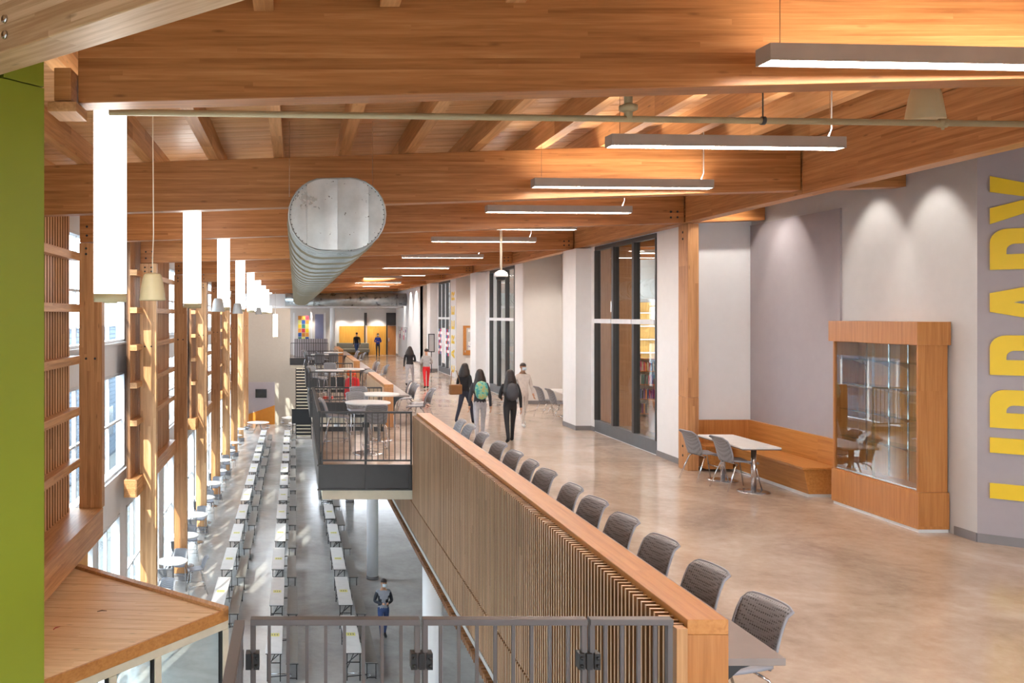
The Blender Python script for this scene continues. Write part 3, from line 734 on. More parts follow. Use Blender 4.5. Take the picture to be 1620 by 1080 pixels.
# ------------------------------------------------------------------ chairs and stools
def shell_back(wd, h, z0, lean, y0):
    def fn(u, t):
        s = 2*u-1
        wz = wd*(1-.05*max(0, t-.2)) * (.86+.14*min(1, t*3))
        cy = .028*(1-s*s)
        flare = .03*max(0, (t-.9)/.1)**1.5
        corner = -.022*abs(s)**8*max(0, (t-.75)/.25)
        return (s*wz/2, y0+lean*t+cy+flare+.02*math.sin(PI*t)*-1, z0+h*t+corner)
    return fn
def chair_parts(c, seat_z=.455, stool=False, perf=True):
    wd = .42
    def seat(u, t):
        s = 2*u-1; q = t
        return (s*wd/2*(1-.12*q*q*0-.10*(1-q)**3), -.24+.44*q, seat_z+.018*s*s-.035*max(0, (.2-q)/.2)**2+.02*q*q)
    MB().grid(seat, 8, 8).build('seat', PLGREY, c, solid=.022)
    hb = .40 if not stool else .36
    z0 = seat_z+.0
    MB().grid(shell_back(wd, .86-.455 if not stool else .38, z0, .13, .20), 10, 12).build('backrest', PERF, c, solid=.014)
    rim = []
    f = shell_back(wd, .86-.455 if not stool else .38, z0, .13, .20)
    path = [f(0, t/10) for t in range(1, 11)]+[f(u/10, 1) for u in range(1, 10)]+[f(1, t/10) for t in range(10, 0, -1)]
    MB().tube(path, .011, 6).build('back_rim', PLGREY, c)
    z = seat_z-.02; r = .0115
    for sx in (-1, 1):
        x = sx*.2; xf = sx*.235
        MB().tube([(x*.85, -.12, z), (x, -.17, z-.03), (xf, -.26, 0.012)], r, 6).build('leg', CHROME, c)
        MB().tube([(x*.85, .12, z), (x, .17, z-.03), (xf, .33, .012)], r, 6).build('leg', CHROME, c)
    m = MB()
    if stool:
        zz = .28; k = (seat_z-.05-zz)/(seat_z-.05)
        P = [(-.225, -.17-.09*k, zz), (.225, -.17-.09*k, zz), (.225, .17+.16*k, zz), (-.225, .17+.16*k, zz)]
        m.tube(P, .009, 6, closed=True); m.build('foot_ring', CHROME, c)
    else:
        m.tube([(-.17, -.12, z), (.17, -.12, z)], .009, 6).tube([(-.17, .12, z), (.17, .12, z)], .009, 6).tube([(-.215, -.2, z-.2), (.215, -.2, z-.2)], .008, 6)
        m.build('stretcher', CHROME, c)
chair0 = None
def chair(x, y, rz, label, group, z=0):
    global chair0
    if chair0 is None:
        chair0 = thing('stacking_chair', label, 'chair', (x, y, z), rz, group); chair_parts(chair0); return chair0
    return copy_tree(chair0, (x, y, z), rz, label, group)
stool0 = None
def stool(x, y, rz, label, group, z=0):
    global stool0
    if stool0 is None:
        stool0 = thing('bar_stool', label, 'stool', (x, y, z), rz, group); chair_parts(stool0, .74, True); return stool0
    return copy_tree(stool0, (x, y, z), rz, label, group)

g = 'grey chairs along the long counter'
ysc = [5.8, 6.61, 7.43, 8.25, 9.03, 9.78, 10.7, 11.45, 12.2, 13.06, 14.2, 15.2, 15.95]
rot = [-13, -11, -13, -13, -14, -8, -14, -5, -13, -12, -7, -9, -6]
for i, yy in enumerate(ysc):
    chair(2.9-.013*(yy-5.8), yy, -PI/2+math.radians(-rot[i]), 'grey perforated chair at the long counter desk, %s from the near end' % ORD[i], g)
g2 = 'grey chairs along the short counters'
for j, (y0, nm) in enumerate(((21.6, 'first'), (32.7, 'second'), (43.8, 'farthest'))):
    for i, (dx, dy, a) in enumerate(((3.12, .55, -98), (3.35, 1.25, -82), (3.12, 2.6, -90), (3.15, 3.35, -84), (3.12, 4.1, -95))):
        chair(dx, y0+dy, math.radians(a), 'grey chair at the %s short counter, %s from its near end' % (nm, ORD[i]), g2)
chair(6.98, 14.6, math.radians(100), 'grey chair by the timber column, left of the two at the bench table', 'grey chairs at the bench table')
chair(7.14, 13.85, math.radians(97), 'grey chair in front of the white bench table, right of the pair', 'grey chairs at the bench table')
chair(6.98, 23.6, math.radians(100), 'grey chair in the second alcove, left of the pair', 'grey chairs in the second alcove')
chair(7.08, 22.85, math.radians(98), 'grey chair in the second alcove, right of the pair', 'grey chairs in the second alcove')

def disc_table(x, y, z0, h, D, label, group, base=.62, stick=False):
    t = thing('round_table', label, 'table', (x, y, z0), 0, group)
    MB().lathe([(D/2-.01, h-.032), (D/2, h-.026), (D/2, h-.006), (D/2-.006, h)], 40).build('table_top', LAMW, t)
    MB().lathe([(.04, .03), (.04, h-.05), (.16, h-.034)], 16).build('pedestal', CHROME, t)
    MB().lathe([(base/2, 0), (base/2, .012), (base/2-.03, .022), (.05, .035)], 32).build('foot_disc', CHROME, t)
    if stick: MB().box(-.1, .1, -.07, .07, h, h+.003).build('sticker', STICK, t)
    return t
g = 'round tables on the balconies'
disc_table(1.49, 17.45, 0, 1.05, .92, 'round white bar table on the nearest balcony, front one', g)
disc_table(1.9, 19.3, 0, 1.05, .92, 'round white bar table on the nearest balcony, back one', g)
disc_table(1.12, 27.55, 0, 1.05, .92, 'round white bar table on the second balcony, left one', g)
disc_table(1.85, 28.35, 0, 1.05, .92, 'round white bar table on the second balcony, right one', g)
disc_table(1.2, 39.0, 0, 1.05, .92, 'round white bar table on the third balcony, left one', g)
disc_table(1.85, 41.0, 0, 1.05, .92, 'round white bar table on the third balcony, right one', g)
g = 'grey bar stools on the balconies'
for x, y, a, l in ((1.55, 16.55, 180, 'grey bar stool on the nearest balcony, back turned to the railing front'), (.88, 17.45, 84, 'grey bar stool on the nearest balcony, left of the front table'),
                   (1.38, 18.5, 10, 'grey bar stool on the nearest balcony, just behind the front table'), (1.55, 19.95, 8, 'grey bar stool on the nearest balcony, behind the back table'),
                   (.8, 28.4, 50, 'grey bar stool at the left edge of the second balcony'), (1.25, 30.2, 0, 'grey bar stool at the back of the second balcony'),
                   (1.1, 38.1, 180, 'grey bar stool in front of the left third balcony table'), (1.75, 38.6, 176, 'grey bar stool in front of the right third balcony table'),
                   (.85, 40.0, 90, 'grey bar stool left on the third balcony'), (1.4, 40.2, 100, 'grey bar stool in the middle of the third balcony'),
                   (.75, 41.6, 60, 'grey bar stool in the back corner of the third balcony')):
    stool(x, y, math.radians(a), l, g)
# red coat, guitar shaped instrument and clutter on the second balcony
rc = thing('red_bag', 'bulging red bag on the second balcony behind its tables', 'bag', (2.0, 29.6, 0))
MB().grid(lambda u, t: ((.25+.05*math.sin(5*u*PI))*math.cos(2*PI*u)*(1-.2*t), (.2+.03*math.sin(7*u*PI))*math.sin(2*PI*u)*(1-.2*t), .62*t), 20, 6).ball((0, 0, .62), (.2, .16, .07)).build('body', RED, rc)
MB().tube([(-.12, -.1, .6), (-.1, -.12, .8), (.1, -.12, .8), (.12, -.1, .6)], .014, 6).build('handle', RED, rc)
ob = thing('orange_bag', 'orange bag sitting on top of the red bag', 'bag', (1.95, 29.6, .69))
MB().ball((0, 0, .13), (.17, .12, .13), 14, 8).build('body', plain('orange_cloth', srgb(224, 104, 40), .7), ob)
MB().tube([(-.07, 0, .22), (-.05, 0, .31), (.05, 0, .31), (.07, 0, .22)], .01, 6).build('handle', plain('orange_strap', srgb(190, 70, 30), .7), ob)
gt = thing('toy_guitar', 'reddish guitar shaped object lying on the second balcony floor', 'instrument', (1.15, 29.0, 0), math.radians(20))
MB().prism([(.16*math.cos(a)*(1.0 if math.cos(a) > 0 else 1.25)+.0, (.13+.03*math.cos(2*a))*math.sin(a)) for a in [2*PI*k/20 for k in range(20)]], .0, .08).build('body', plain('guitar_red', srgb(190, 70, 52), .4), gt)
MB().box(.14, .6, -.025, .025, .03, .06).build('neck', BLACK, gt)

# bar tables along the windows on the lower floor
g = 'round bar tables along the windows'; gs = 'grey stools at the window tables'
for k in range(12):
    y = 23.1+3.05*k; x = -3.72
    n_ = ['in the corner behind the planked roof'] + ['%s along the windows from the planked roof' % ORD[j] for j in range(1, 13)]
    disc_table(x, y, LOW, 1.05, .93, 'white bar table, '+n_[k], g, stick=k == 3)
    dy = .72
    l = 'grey stool at %s side of bar table, %s'
    if k < 9:
        stool(x+.12, y+dy, .1*((k*7) % 5-2), l % ('far', n_[k]), gs, LOW)
        stool(x-.1, y-dy, PI+.1*((k*3) % 5-2), l % ('near', n_[k]), gs, LOW)
stool(-3.02, 26.3, math.radians(-75), 'grey stool facing the windows at the second window table, out in the aisle', gs, LOW)

# ------------------------------------------------------------------ folding lunch tables in three rows
lunch = None
rows = [('left', -2.08), ('middle', -.5), ('right', 1.38)]
for rn, rx in rows:
    for k in range(12):
        if (rn == 'left' and k < 1) or (rn == 'right' and k == 11): continue
        y = 19.85+3.28*k
        lbl = 'white folding lunch table with grey bench in the %s row, %s from the near end' % (rn, ORD[k])
        if lunch is None:
            lunch = thing('lunch_table', lbl, 'table', (rx, y, LOW), 0, 'folding lunch tables')
            MB().box(-.19, .19, 0, 2.44, .705, .73).build('table_top', LAMW, lunch, bevel=.006)
            MB().box(-.19, .19, .004, 2.436, .69, .704).build('edge_band', BLACK, lunch)
            MB().box(.28, .57, .12, 2.5, .425, .45).build('bench', BENCHG, lunch, bevel=.006)
            MB().box(.28, .57, .124, 2.496, .41, .424).build('edge_band', BLACK, lunch)
            for yy in (.12, 2.3):
                m = MB()
                for x in (-.15, .15): m.tube([(x, yy, .69), (x, yy, .02)], .014, 6)
                m.tube([(-.15, yy, .45), (.15, yy, .45)], .012, 6).tube([(.15, yy, .68), (-.15, yy+.28*(1 if yy < 1 else -1), .3)], .011, 6).tube([(-.15, yy, .3), (.1, yy+.4*(1 if yy < 1 else -1), .66)], .011, 6)
                m.build('leg_frame', BLACK, lunch)
                m = MB()
                for x in (.32, .53): m.tube([(x, yy+.1, .41), (x, yy+.1, .02)], .013, 6)
                m.tube([(.32, yy+.1, .05), (.53, yy+.1, .05)], .011, 6).tube([(-.15, yy, .12), (.32, yy+.1, .12)], .012, 6)
                m.build('bench_frame', BLACK, lunch)
                m = MB()
                for x in (-.12, .4): m.lathe([(.045, -.014), (.05, 0), (.045, .014)], 12, M=Matrix.Translation((x, yy+.22, .05)) @ Matrix.Rotation(PI/2, 4, 'Y'))
                m.tube([(-.12, yy+.22, .1), (.4, yy+.22, .1)], .012, 6)
                m.build('castor_bar', CHROME, lunch)
            sk = MB().box(-.11, .11, 1.02, 1.22, .730, .7325).build('sticker', STICK, lunch)
            m = MB()
            for x in (-.06, 0, .06): m.box(x-.013, x+.013, 1.07, 1.17, .7325, .7335)
            m.build('mark', BENCHG, sk)
        else: copy_tree(lunch, (rx+random.uniform(-.02, .02), y+random.uniform(-.04, .04), LOW), label=lbl)

# round tables with fixed stools at the far end
for x, y, l in ((-2.64, 62.6, 'round cafeteria table with fixed stools at far left by the orange wedge'), (.35, 62.2, 'round cafeteria table with fixed stools beside the far stair'), (-.2, 65.6, 'round cafeteria table with fixed stools against the end wall')):
    t = thing('cafeteria_table', l, 'table', (x, y, LOW), 0, 'round cafeteria tables')
    MB().lathe([(.78, .70), (.8, .71), (.8, .73), (.79, .735)], 36).build('table_top', LAMW, t)
    m = MB()
    for k in range(4):
        a = PI/4+k*PI/2; c_, s_ = math.cos(a), math.sin(a)
        m.tube([(.1*c_, .1*s_, .7), (.35*c_, .35*s_, .2), (.98*c_, .98*s_, .2), (.98*c_, .98*s_, .42)], .022, 6)
        m.tube([(.35*c_, .35*s_, .2), (.6*c_, .6*s_, .03)], .02, 6)
    m.build('frame', CHROME, t)
    for k in range(4):
        a = PI/4+k*PI/2
        MB().lathe([(.17, .42), (.18, .44), (.165, .46)], 18, c=(.98*math.cos(a), .98*math.sin(a))).build('seat', PLGREY, t)
tv = thing('wall_screen', 'small black screen on the taupe panel of the far end wall', 'screen', (-2.62, YF-.11, -3.62))
MB().box(-.44, .44, -.06, 0, 0, .68).build('casing', BLACK, tv, bevel=.01)
MB().box(-.41, .41, -.065, -.06, .04, .64).build('display', plain('dark_screen', srgb(24, 24, 26), .2), tv)

# ------------------------------------------------------------------ display case
dcs = thing('display_case', 'tall wooden display case with sliding glass doors by the library sign', 'cabinet', (8.03, 11.07, 0))
D, Ln, H = .405, 1.79, 2.72
MB().box(0, D, 0, Ln, .045, .52).build('base', W_VEN, dcs, bevel=.003)
MB().box(.02, D, .02, Ln-.02, 0, .045).build('toe_strip', LAMW, dcs)
MB().box(.012, D-.01, .02, .05, .52, 2.42).build('side_panel', W_VEN, dcs, bevel=.002)
MB().box(.012, D-.01, Ln-.05, Ln-.02, .52, 2.42).build('side_panel', W_VEN, dcs, bevel=.002)
MB().box(D-.03, D-.01, .05, Ln-.05, .52, 2.42).build('back_panel', W_VEN, dcs)
MB().box(-.03, D, -.025, Ln+.025, 2.42, 2.72).build('cornice', W_VEN, dcs, bevel=.003)
MB().box(.02, D-.03, .05, Ln-.05, .52, .535).build('inner_floor', W_VEN, dcs)
for k, z in enumerate((1.02, 1.42, 1.8, 2.16)):
    for y0, y1 in ((.06, .87), (.89, Ln-.06)):
        sh = MB().box(.09, D-.05, y0, y1, z, z+.009).build('glass_shelf', SHELFG, dcs)
        for yy in (y0+.18, y1-.18):
            MB().prism([(D-.05, z-.002), (.14, z-.002), (.17, z-.02), (.28, z-.05), (D-.05, z-.09)], -.006, .006, Matrix.Translation((0, yy, 0)) @ Matrix.Rotation(PI/2, 4, 'X')).build('bracket', CHROME, sh)
for yy in (.24, .69, 1.07, 1.55): MB().box(D-.045, D-.03, yy-.012, yy+.012, .54, 2.4).build('standard', CHROME, dcs)
for k, (y0, y1, x) in enumerate(((.05, .92, .022), (.88, Ln-.05, .034))):
    dr = MB().box(x, x+.005, y0, y1, .555, 2.41).build('sliding_door', GLASS_C, dcs)
    MB().box(x-.002, x+.007, y0, y1, .54, .557).build('door_shoe', CHROME, dr)
MB().box(.018, .045, .86, .90, .536, .56).build('lock', CHROME, dcs)
nt_ = thing('wall_notice', 'small white notice on the taupe wall just left of the display case', 'notice', (XN-.034, 13.1, 1.75))
MB().box(-.004, 0, -.1, .1, 0, .32).build('sheet', PAPER, nt_)
MB().box(-.006, -.004, -.07, .07, .05, .14).build('print_block', INK, nt_)

# ------------------------------------------------------------------ bench alcove
bn = thing('corner_bench', 'L-shaped orange wooden bench built along the taupe wall', 'bench', (XN-.03, 15.88, 0))
# long leg runs toward the viewer (-y), short leg to the left (-x)
MB().box(-.62, 0, -2.68, 0, .43, .465).build('seat_board', W_BEN, bn, bevel=.004)
MB().box(-1.07, -.62, -.52, 0, .43, .465).build('seat_board', W_BEN, bn, bevel=.004)
a0 = [(-.58, .43), (-.5, 0.05), (-.02, .05), (-.02, .43)]
MB().prism([(x, z) for x, z in a0], 0, 2.64, Matrix.Translation((0, 0, 0)) @ Matrix.Rotation(PI/2, 4, 'X')).build('base', W_BEN, bn)
MB().box(-1.05, -.56, -.48, -.02, .05, .43).build('base', W_BEN, bn)
MB().box(-.5, -.02, -2.62, -.1, 0, .05).build('toe_strip', LAMW, bn)
MB().box(-.05, 0, -2.75, -.01, .465, .88).build('backrest_panel', W_BEN, bn, bevel=.003)
MB().box(-1.12, -.05, -.05, -.005, .465, .88).build('backrest_panel', W_VEN, bn, bevel=.003)
tb = thing('bench_table', 'narrow white table on two steel pedestals before the bench', 'table', (7.29, 14.15, 0))
MB().box(-.305, .305, -.75, .75, .715, .742).build('table_top', LAMW, tb, bevel=.006)
MB().box(-.302, .302, -.747, .747, .70, .714).build('edge_band', GREYM, tb)
for yy in (-.5, .48):
    MB().lathe([(.04, .03), (.04, .70)], 18, c=(0, yy)).build('pedestal', CHROME, tb)
    MB().lathe([(.24, 0), (.24, .012), (.2, .022), (.05, .035)], 32, c=(0, yy)).build('foot_disc', CHROME, tb)
t2 = thing('alcove_table', 'white table in the second alcove, half hidden by the pier', 'table', (7.5, 23.3, 0))
MB().box(-.4, .4, -.9, .9, .715, .742).build('table_top', LAMW, t2, bevel=.006)
for yy in (-.6, .6):
    MB().lathe([(.04, .03), (.04, .715)], 14, c=(0, yy)).build('pedestal', CHROME, t2)
    MB().lathe([(.24, 0), (.24, .012), (.05, .035)], 24, c=(0, yy)).build('foot_disc', CHROME, t2)
# timber column at the alcove, and its lighter fellows further on
for k, (yy, l) in enumerate(((15.5, 'square timber column at the left end of the bench alcove'), (33.4, 'slim timber column at the third alcove by the notice board'), (44.5, 'farthest slim timber column on the right wall'))):
    c = thing('alcove_column', l, 'column', (7.22 if k == 0 else 7.15, yy, 0), 0, 'timber columns on the right side')
    x1 = .07 if k == 0 else .12
    if k == 0:
        MB().box(-.13, x1, 0, .38, 0, 1.32).build('lower_length', W_COLD, c, bevel=.005)
        MB().box(-.13, x1, 0, .38, 1.323, 4.46).build('upper_length', W_COLD, c, bevel=.005)
        m = MB()
        for z in (.25, .42, 4.2, 4.32): m.ball((-.132, .2, z), (.008, .025, .025), 8, 5)
        m.build('bolt_heads', BLACK, c)['kind'] = 'stuff'
    else: MB().box(-.1, x1-.03, -.3, -.05, 0, 4.44).build('timber', W_COL, c, bevel=.005)

# ------------------------------------------------------------------ storefronts
for m, (ya, yb_) in enumerate(((17.2, 20.75), (28.3, 31.9), (40.0, 43.2))):
    s = sempty('window_%d' % (60+m), (XR+.05, ya, .02)); Lw = yb_-ya; Hh = 4.43
    MB().box(-.06, .06, 0, Lw, 0, .27).build('kick_panel', plain('blue_grey_panel', srgb(98, 102, 108), .4, .3), s)
    MB().box(-.06, .06, 0, Lw, Hh-.09, Hh).build('head', DARKM, s)
    for k in range(4):
        y = Lw*k/3
        MB().box(-.07, .07, max(0, y-.055), min(Lw, y+.055), .27, Hh-.09).build('mullion', DARKM, s)
    for k in range(3):
        y0, y1 = Lw*k/3+.05, Lw*(k+1)/3-.05
        MB().box(-.004, .004, y0, y1, .27, Hh-.09).build('pane', GLASS_S, s)
        MB().box(-.1, -.005, y0-.02, y1+.03, 2.6, 2.7).build('light_shelf', FRAMEW, s)

# the library behind the first storefront
GREENISH = plain('pale_shelf', srgb(206, 196, 180), .5)
for i, (x, y) in enumerate(((8.9, 21.4), (9.6, 23.4), (10.4, 25.4))):
    pass
def bookcase(x, y, rz, label, Wd=1.9, Hd=1.62):
    b = thing('bookcase', label, 'bookcase', (x, y, 0), rz, 'library bookcases')
    MB().box(-Wd/2, -Wd/2+.03, 0, .3, 0, Hd).build('side_panel', W_VEN, b); MB().box(Wd/2-.03, Wd/2, 0, .3, 0, Hd).build('side_panel', W_VEN, b)
    MB().box(-Wd/2+.03, Wd/2-.03, .28, .3, 0, Hd).build('back_panel', GREENISH, b)
    me = box_mesh('shelf', Wd-.06, .28, .028, W_CAP)
    for z in (.1, .5, .9, 1.27, Hd-.014): piece('shelf', me, b, (0, .14, z))
    return b
BK = [plain('book_cover_%d' % i, srgb(*c), .5) for i, c in enumerate(((190, 40, 60), (40, 80, 150), (220, 210, 190), (50, 120, 110), (130, 60, 130), (230, 150, 60), (60, 60, 70), (210, 90, 120), (240, 236, 228)))]
book_me = [box_mesh('book', .036, .2, .26, m_, True) for m_ in BK]
for i, (x, y, rz) in enumerate(((9.75, 23.6, .35), (11.9, 24.9, .2), (9.7, 26.6, .3))):
    bc = bookcase(x, y, -rz, 'wooden bookcase seen through the library storefront, %s one' % ['left', 'right', 'rear'][i])
    if i < 2:
        Mx = Matrix.Translation((x, y, 0)) @ Matrix.Rotation(-rz, 4, 'Z')
        for sz, n in ((.114, 22), (.514, 24), (.914, 20), (1.284, 24)):
            for k in range(n):
                o = bpy.data.objects.new('book', book_me[random.randrange(9)]); C.objects.link(o)
                o.location = Mx @ Vector((-.9+.045*k+(.25 if n < 22 else .0), .12, sz)); o.rotation_euler = (0, 0, -rz); o.scale = (1, 1, random.uniform(.8, 1.05))
                tag(o, 'thin upright book on the %s library bookcase behind the glass' % ['left', 'right'][i], 'book', group='books on the %s library bookcase' % ['left', 'right'][i])
ls = thing('library_wall_shelving', 'pale wall shelving at the back of the library', 'shelving', (11.5, 32.5, 0))
MB().box(-2.6, 2.6, .1, .3, 0, 3.3).build('back_panel', W_YEL, ls)
me = box_mesh('shelf', 5.2, .3, .04, LAMW)
for z in (.4, .9, 1.4, 1.9, 2.4, 2.9): piece('shelf', me, ls, (0, .0, z))
for i, yy in enumerate((18.6, 22.5, 26.4)):
    copy_tree(lin, (9.6, yy, 4.72), label='linear pendant lamp inside the library behind the storefront, %s' % ['nearest', 'middle', 'farthest'][i])
struct('trim_8', MB().box(XR+.16, XN+.15, 21.80, 21.855, 0, 5.2).box(XN+.145, XN+.19, 21.86, 27.3, 0, 5.2), W_SLAT)
def downlight(label, x, y, z, energy, aim, size=1.1, drop=.06, col=(1, .93, .84)):
    d = thing('downlight', label, 'lamp', (x, y, z), group='small ceiling downlights')
    MB().lathe([(.06, 0), (.075, 0), (.075, drop)], 18).build('trim_ring', WHITE, d)
    MB().lathe([(.0, .012), (.058, .012), (.058, .02)], 18).build('lens', emit('downlight_lens', (1, .93, .84, 1), 8), d)
    l = bpy.data.lights.new('downlight_beam', 'SPOT'); l.energy = energy; l.spot_size = size; l.spot_blend = .6; l.shadow_soft_size = .05; l.color = col
    o = bpy.data.objects.new('downlight_beam', l); C.objects.link(o); o.location = (x, y, z-.03); o.rotation_euler = Vector(aim).to_track_quat('-Z', 'Y').to_euler()
for k, x in enumerate((1.0, 3.4, 4.6, 5.9)): downlight('small round downlight in the far white soffit, %s from the left' % ORD[k], x, 60.7, 3.26, 130, (0, .25, -1), 1.4)
for k, y in enumerate((51.2, 53.6, 56.0)): downlight('small round downlight washing the far corridor wall, %s from the pier' % ORD[k], 6.55, y, 4.9, 260, (.42, 0, -1), 1.1, .4)
for k, y in enumerate((11.3, 12.45, 14.6)): downlight('small round downlight washing the wall above the display case and bench, %s from the sign' % ORD[k], 7.7, y, 5.18, 55, (.4, 0, -1), 1.0, .25)
downlight('small round downlight over the left end of the corner bench', 7.75, 14.75, 5.18, 60, (0, .3, -1), 1.7, .25)
for m, y in enumerate((24.8, 36.0, 47.0)): downlight('small round downlight in alcove %s beyond the storefronts' % ORD[m+1], 7.6, y, 5.18, 150, (.15, .35, -1), 1.5, .25)
td = thing('library_desk', 'wooden desk end panel inside the library by the right pane', 'desk', (8.95, 20.3, 0))
MB().box(-.35, .35, 0, .6, .72, .75).build('top', W_CAP, td)
for x in (-.33, .33): MB().box(x-.02, x+.02, .02, .58, 0, .72).build('side_panel', W_VEN, td)
MB().box(-.31, .31, .5, .53, .3, .72).build('modesty_panel', W_VEN, td)

# ------------------------------------------------------------------ lettering
def font_mesh(name, txt, size, ext, mat, parent, M, bold=0, xs=1):
    cu = bpy.data.curves.new('t', 'FONT'); cu.body = txt; cu.size = size; cu.extrude = ext; cu.offset = bold; cu.resolution_u = 3
    cu.align_x = 'CENTER'; cu.align_y = 'CENTER'
    tmp = bpy.data.objects.new('t', cu); C.objects.link(tmp)
    dg = bpy.context.evaluated_depsgraph_get(); me = bpy.data.meshes.new_from_object(tmp.evaluated_get(dg)); bpy.data.objects.remove(tmp)
    me.transform(Matrix.Diagonal((xs, 1, 1, 1))); me.transform(M); me.materials.clear(); me.materials.append(mat)
    o = bpy.data.objects.new(name, me); C.objects.link(o); o.parent = parent; return o
def poly_letter(ch, w, h, t):
    """outlines (outer first, then holes) of a heavy upright sans letter in a w x h box with stroke t"""
    def bowl(x0, y0, x1, y1, r, n=6):
        P = [(x0, y0)]
        for k in range(n+1):
            a = -PI/2+PI/2*k/n; P.append((x1-r+r*math.cos(a), y0+r+r*math.sin(a)))
        for k in range(n+1):
            a = PI/2*k/n; P.append((x1-r+r*math.cos(a), y1-r+r*math.sin(a)))
        return P+[(x0, y1)]
    if ch == 'L': return [[(0, 0), (w, 0), (w, t), (t, t), (t, h), (0, h)]]
    if ch == 'I': return [[(0, 0), (t, 0), (t, h), (0, h)]]
    if ch == 'A': return [[(0, 0), (t*.95, 0), (t*1.15, h*.2), (w-t*1.15, h*.2), (w-t*.95, 0), (w, 0), (w*.5+t*.62, h), (w*.5-t*.62, h)], [(w*.5-t*.42, h*.38), (w*.5, h*.76), (w*.5+t*.42, h*.38)]]
    if ch == 'Y': return [[(w/2-t/2, 0), (w/2+t/2, 0), (w/2+t/2, h*.38), (w, h), (w-t*1.05, h), (w/2, h*.58), (t*1.05, h), (0, h), (w/2-t/2, h*.38)]]
    if ch == 'B':
        m = h*.52; r = w*.3
        o = bowl(0, 0, w, m, r)[:-1]+bowl(0, m, w*.97, h, r)[1:]
        return [o, bowl(t, t*.85, w-t, m-t*.4, r*.5), bowl(t, m+t*.4, w*.97-t, h-t*.85, r*.5)]
    if ch == 'R':
        m = h*.46; r = w*.32
        o = [(0, 0), (t, 0), (t, m-t*.2), (w*.42, m-t*.2), (w-t*1.02, 0), (w, 0), (w*.72, m+t*.05)]+bowl(0, m-t*.1, w*.97, h, r)[3:]
        return [o, bowl(t, m+t*.65, w*.97-t, h-t*.85, r*.5)]
    if ch == 'E': return [[(0, 0), (w, 0), (w, t), (t, t), (t, h/2-t/2), (w*.9, h/2-t/2), (w*.9, h/2+t/2), (t, h/2+t/2), (t, h-t), (w, h-t), (w, h), (0, h)]]
    if ch == 'C':
        P = []; Q = []
        for k in range(25):
            a = math.radians(42+276*k/24); P.append((w/2+w/2*math.cos(a), h/2+h/2*math.sin(a))); Q.append((w/2+(w/2-t)*math.cos(a), h/2+(h/2-t)*math.sin(a)))
        return [P+Q[::-1]]
def letter_mesh(ch, w, h, t, depth, mat):
    cu = bpy.data.curves.new('t', 'CURVE'); cu.dimensions = '2D'; cu.fill_mode = 'BOTH'; cu.extrude = depth/2
    for P in poly_letter(ch, w, h, t):
        sp = cu.splines.new('POLY'); sp.points.add(len(P)-1); sp.use_cyclic_u = True
        for q, (x, y) in zip(sp.points, P): q.co = (x, y, 0, 1)
    tmp = bpy.data.objects.new('t', cu); C.objects.link(tmp)
    dg = bpy.context.evaluated_depsgraph_get(); me = bpy.data.meshes.new_from_object(tmp.evaluated_get(dg)); bpy.data.objects.remove(tmp)
    me.materials.clear(); me.materials.append(mat); return me
# word LIBRARY reads upward on the angled wall: letter x -> world up, letter y -> toward the corner (-PU)
zl = {'L': (.564, .44), 'I': (1.122, .2), 'B': (1.43, .48), 'R': (2.075, .5), 'A': (2.64, .64), 'R2': (3.36, .51), 'Y': (3.92, .59)}
capH = .95
for i, (k, (z0, wd)) in enumerate(zl.items()):
    me = letter_mesh(k[0], wd, capH, .185, .03, YEL)
    nlab = {'L': 'L at the bottom', 'I': 'I above the lowest one', 'B': 'B', 'R': 'lower R', 'A': 'A', 'R2': 'upper R', 'Y': 'Y at the top'}[k]
    L = thing('wall_letter', 'raised yellow letter %s of the upright library sign' % nlab, 'letter', (0, 0, 0), group='raised library letters')
    # basis: local x up, local y along -PU, local z out of the wall (-n)
    nrm = Vector((-.622, -.783, 0)); up = Vector((0, 0, 1)); yv = -PU
    R3 = Matrix((up, yv, up.cross(yv))).transposed().to_4x4()
    base = Vector((XN, 10.64, z0)) + PU*(.12+capH) + up.cross(yv)*.02
    L.matrix_world = Matrix.Translation(base) @ R3
    o = bpy.data.objects.new('letter_face', me); C.objects.link(o); o.parent = L
cs = thing('career_sign', 'upright row of flat yellow letters on the white strip by the third storefront', 'sign', (XR-.012, 39.85, 1.35))
MB().box(.0, .01, -1.2, .05, -1.3, 3.1).build('sign_panel', WHITE, cs)
zc = .0
for ch in 'CAREER':
    me = letter_mesh(ch, .40, .72, .12, .01, YEL)
    R3 = Matrix((Vector((0, 0, 1)), Vector((0, 1, 0)), Vector((-1, 0, 0)))).transposed().to_4x4()
    me.transform(Matrix.Translation((-.006, -.95, zc-1.15)) @ R3)
    o = bpy.data.objects.new('letter', me); C.objects.link(o); o.parent = cs; zc += .66
nbd = thing('notice_board', 'wood framed cork board with a purple lettered sheet on the far alcove wall', 'notice board', (8.0, 38.49, 1.05))
MB().box(-.42, .42, -.05, -.02, .0, 1.3).build('pin_surface', BOARD, nbd)
for x0, x1, z0, z1 in ((-.46, -.32, -.02, 1.3), (.38, .46, -.02, 1.3), (-.32, .38, 1.2, 1.3), (-.32, .38, -.02, .2)): MB().box(x0, x1, -.07, -.01, z0, z1).build('frame_rail', W_CAP, nbd, bevel=.004)
sh = MB().box(-.24, .3, -.054, -.05, .22, .58).build('sheet', PAPER, nbd)
MF = Matrix.Translation((.03, -.056, .42)) @ Matrix.Rotation(PI/2, 4, 'X')
font_mesh('lettering', 'College &\nCareer Center', .095, .001, PURPLE, sh, MF, .002)
MB().box(-.24, .3, -.054, -.05, 1.02, 1.14).build('header_sheet', PAPER, nbd)
MB().box(-.4, -.36, -.1, -.07, .1, .2).build('latch', CHROME, nbd)
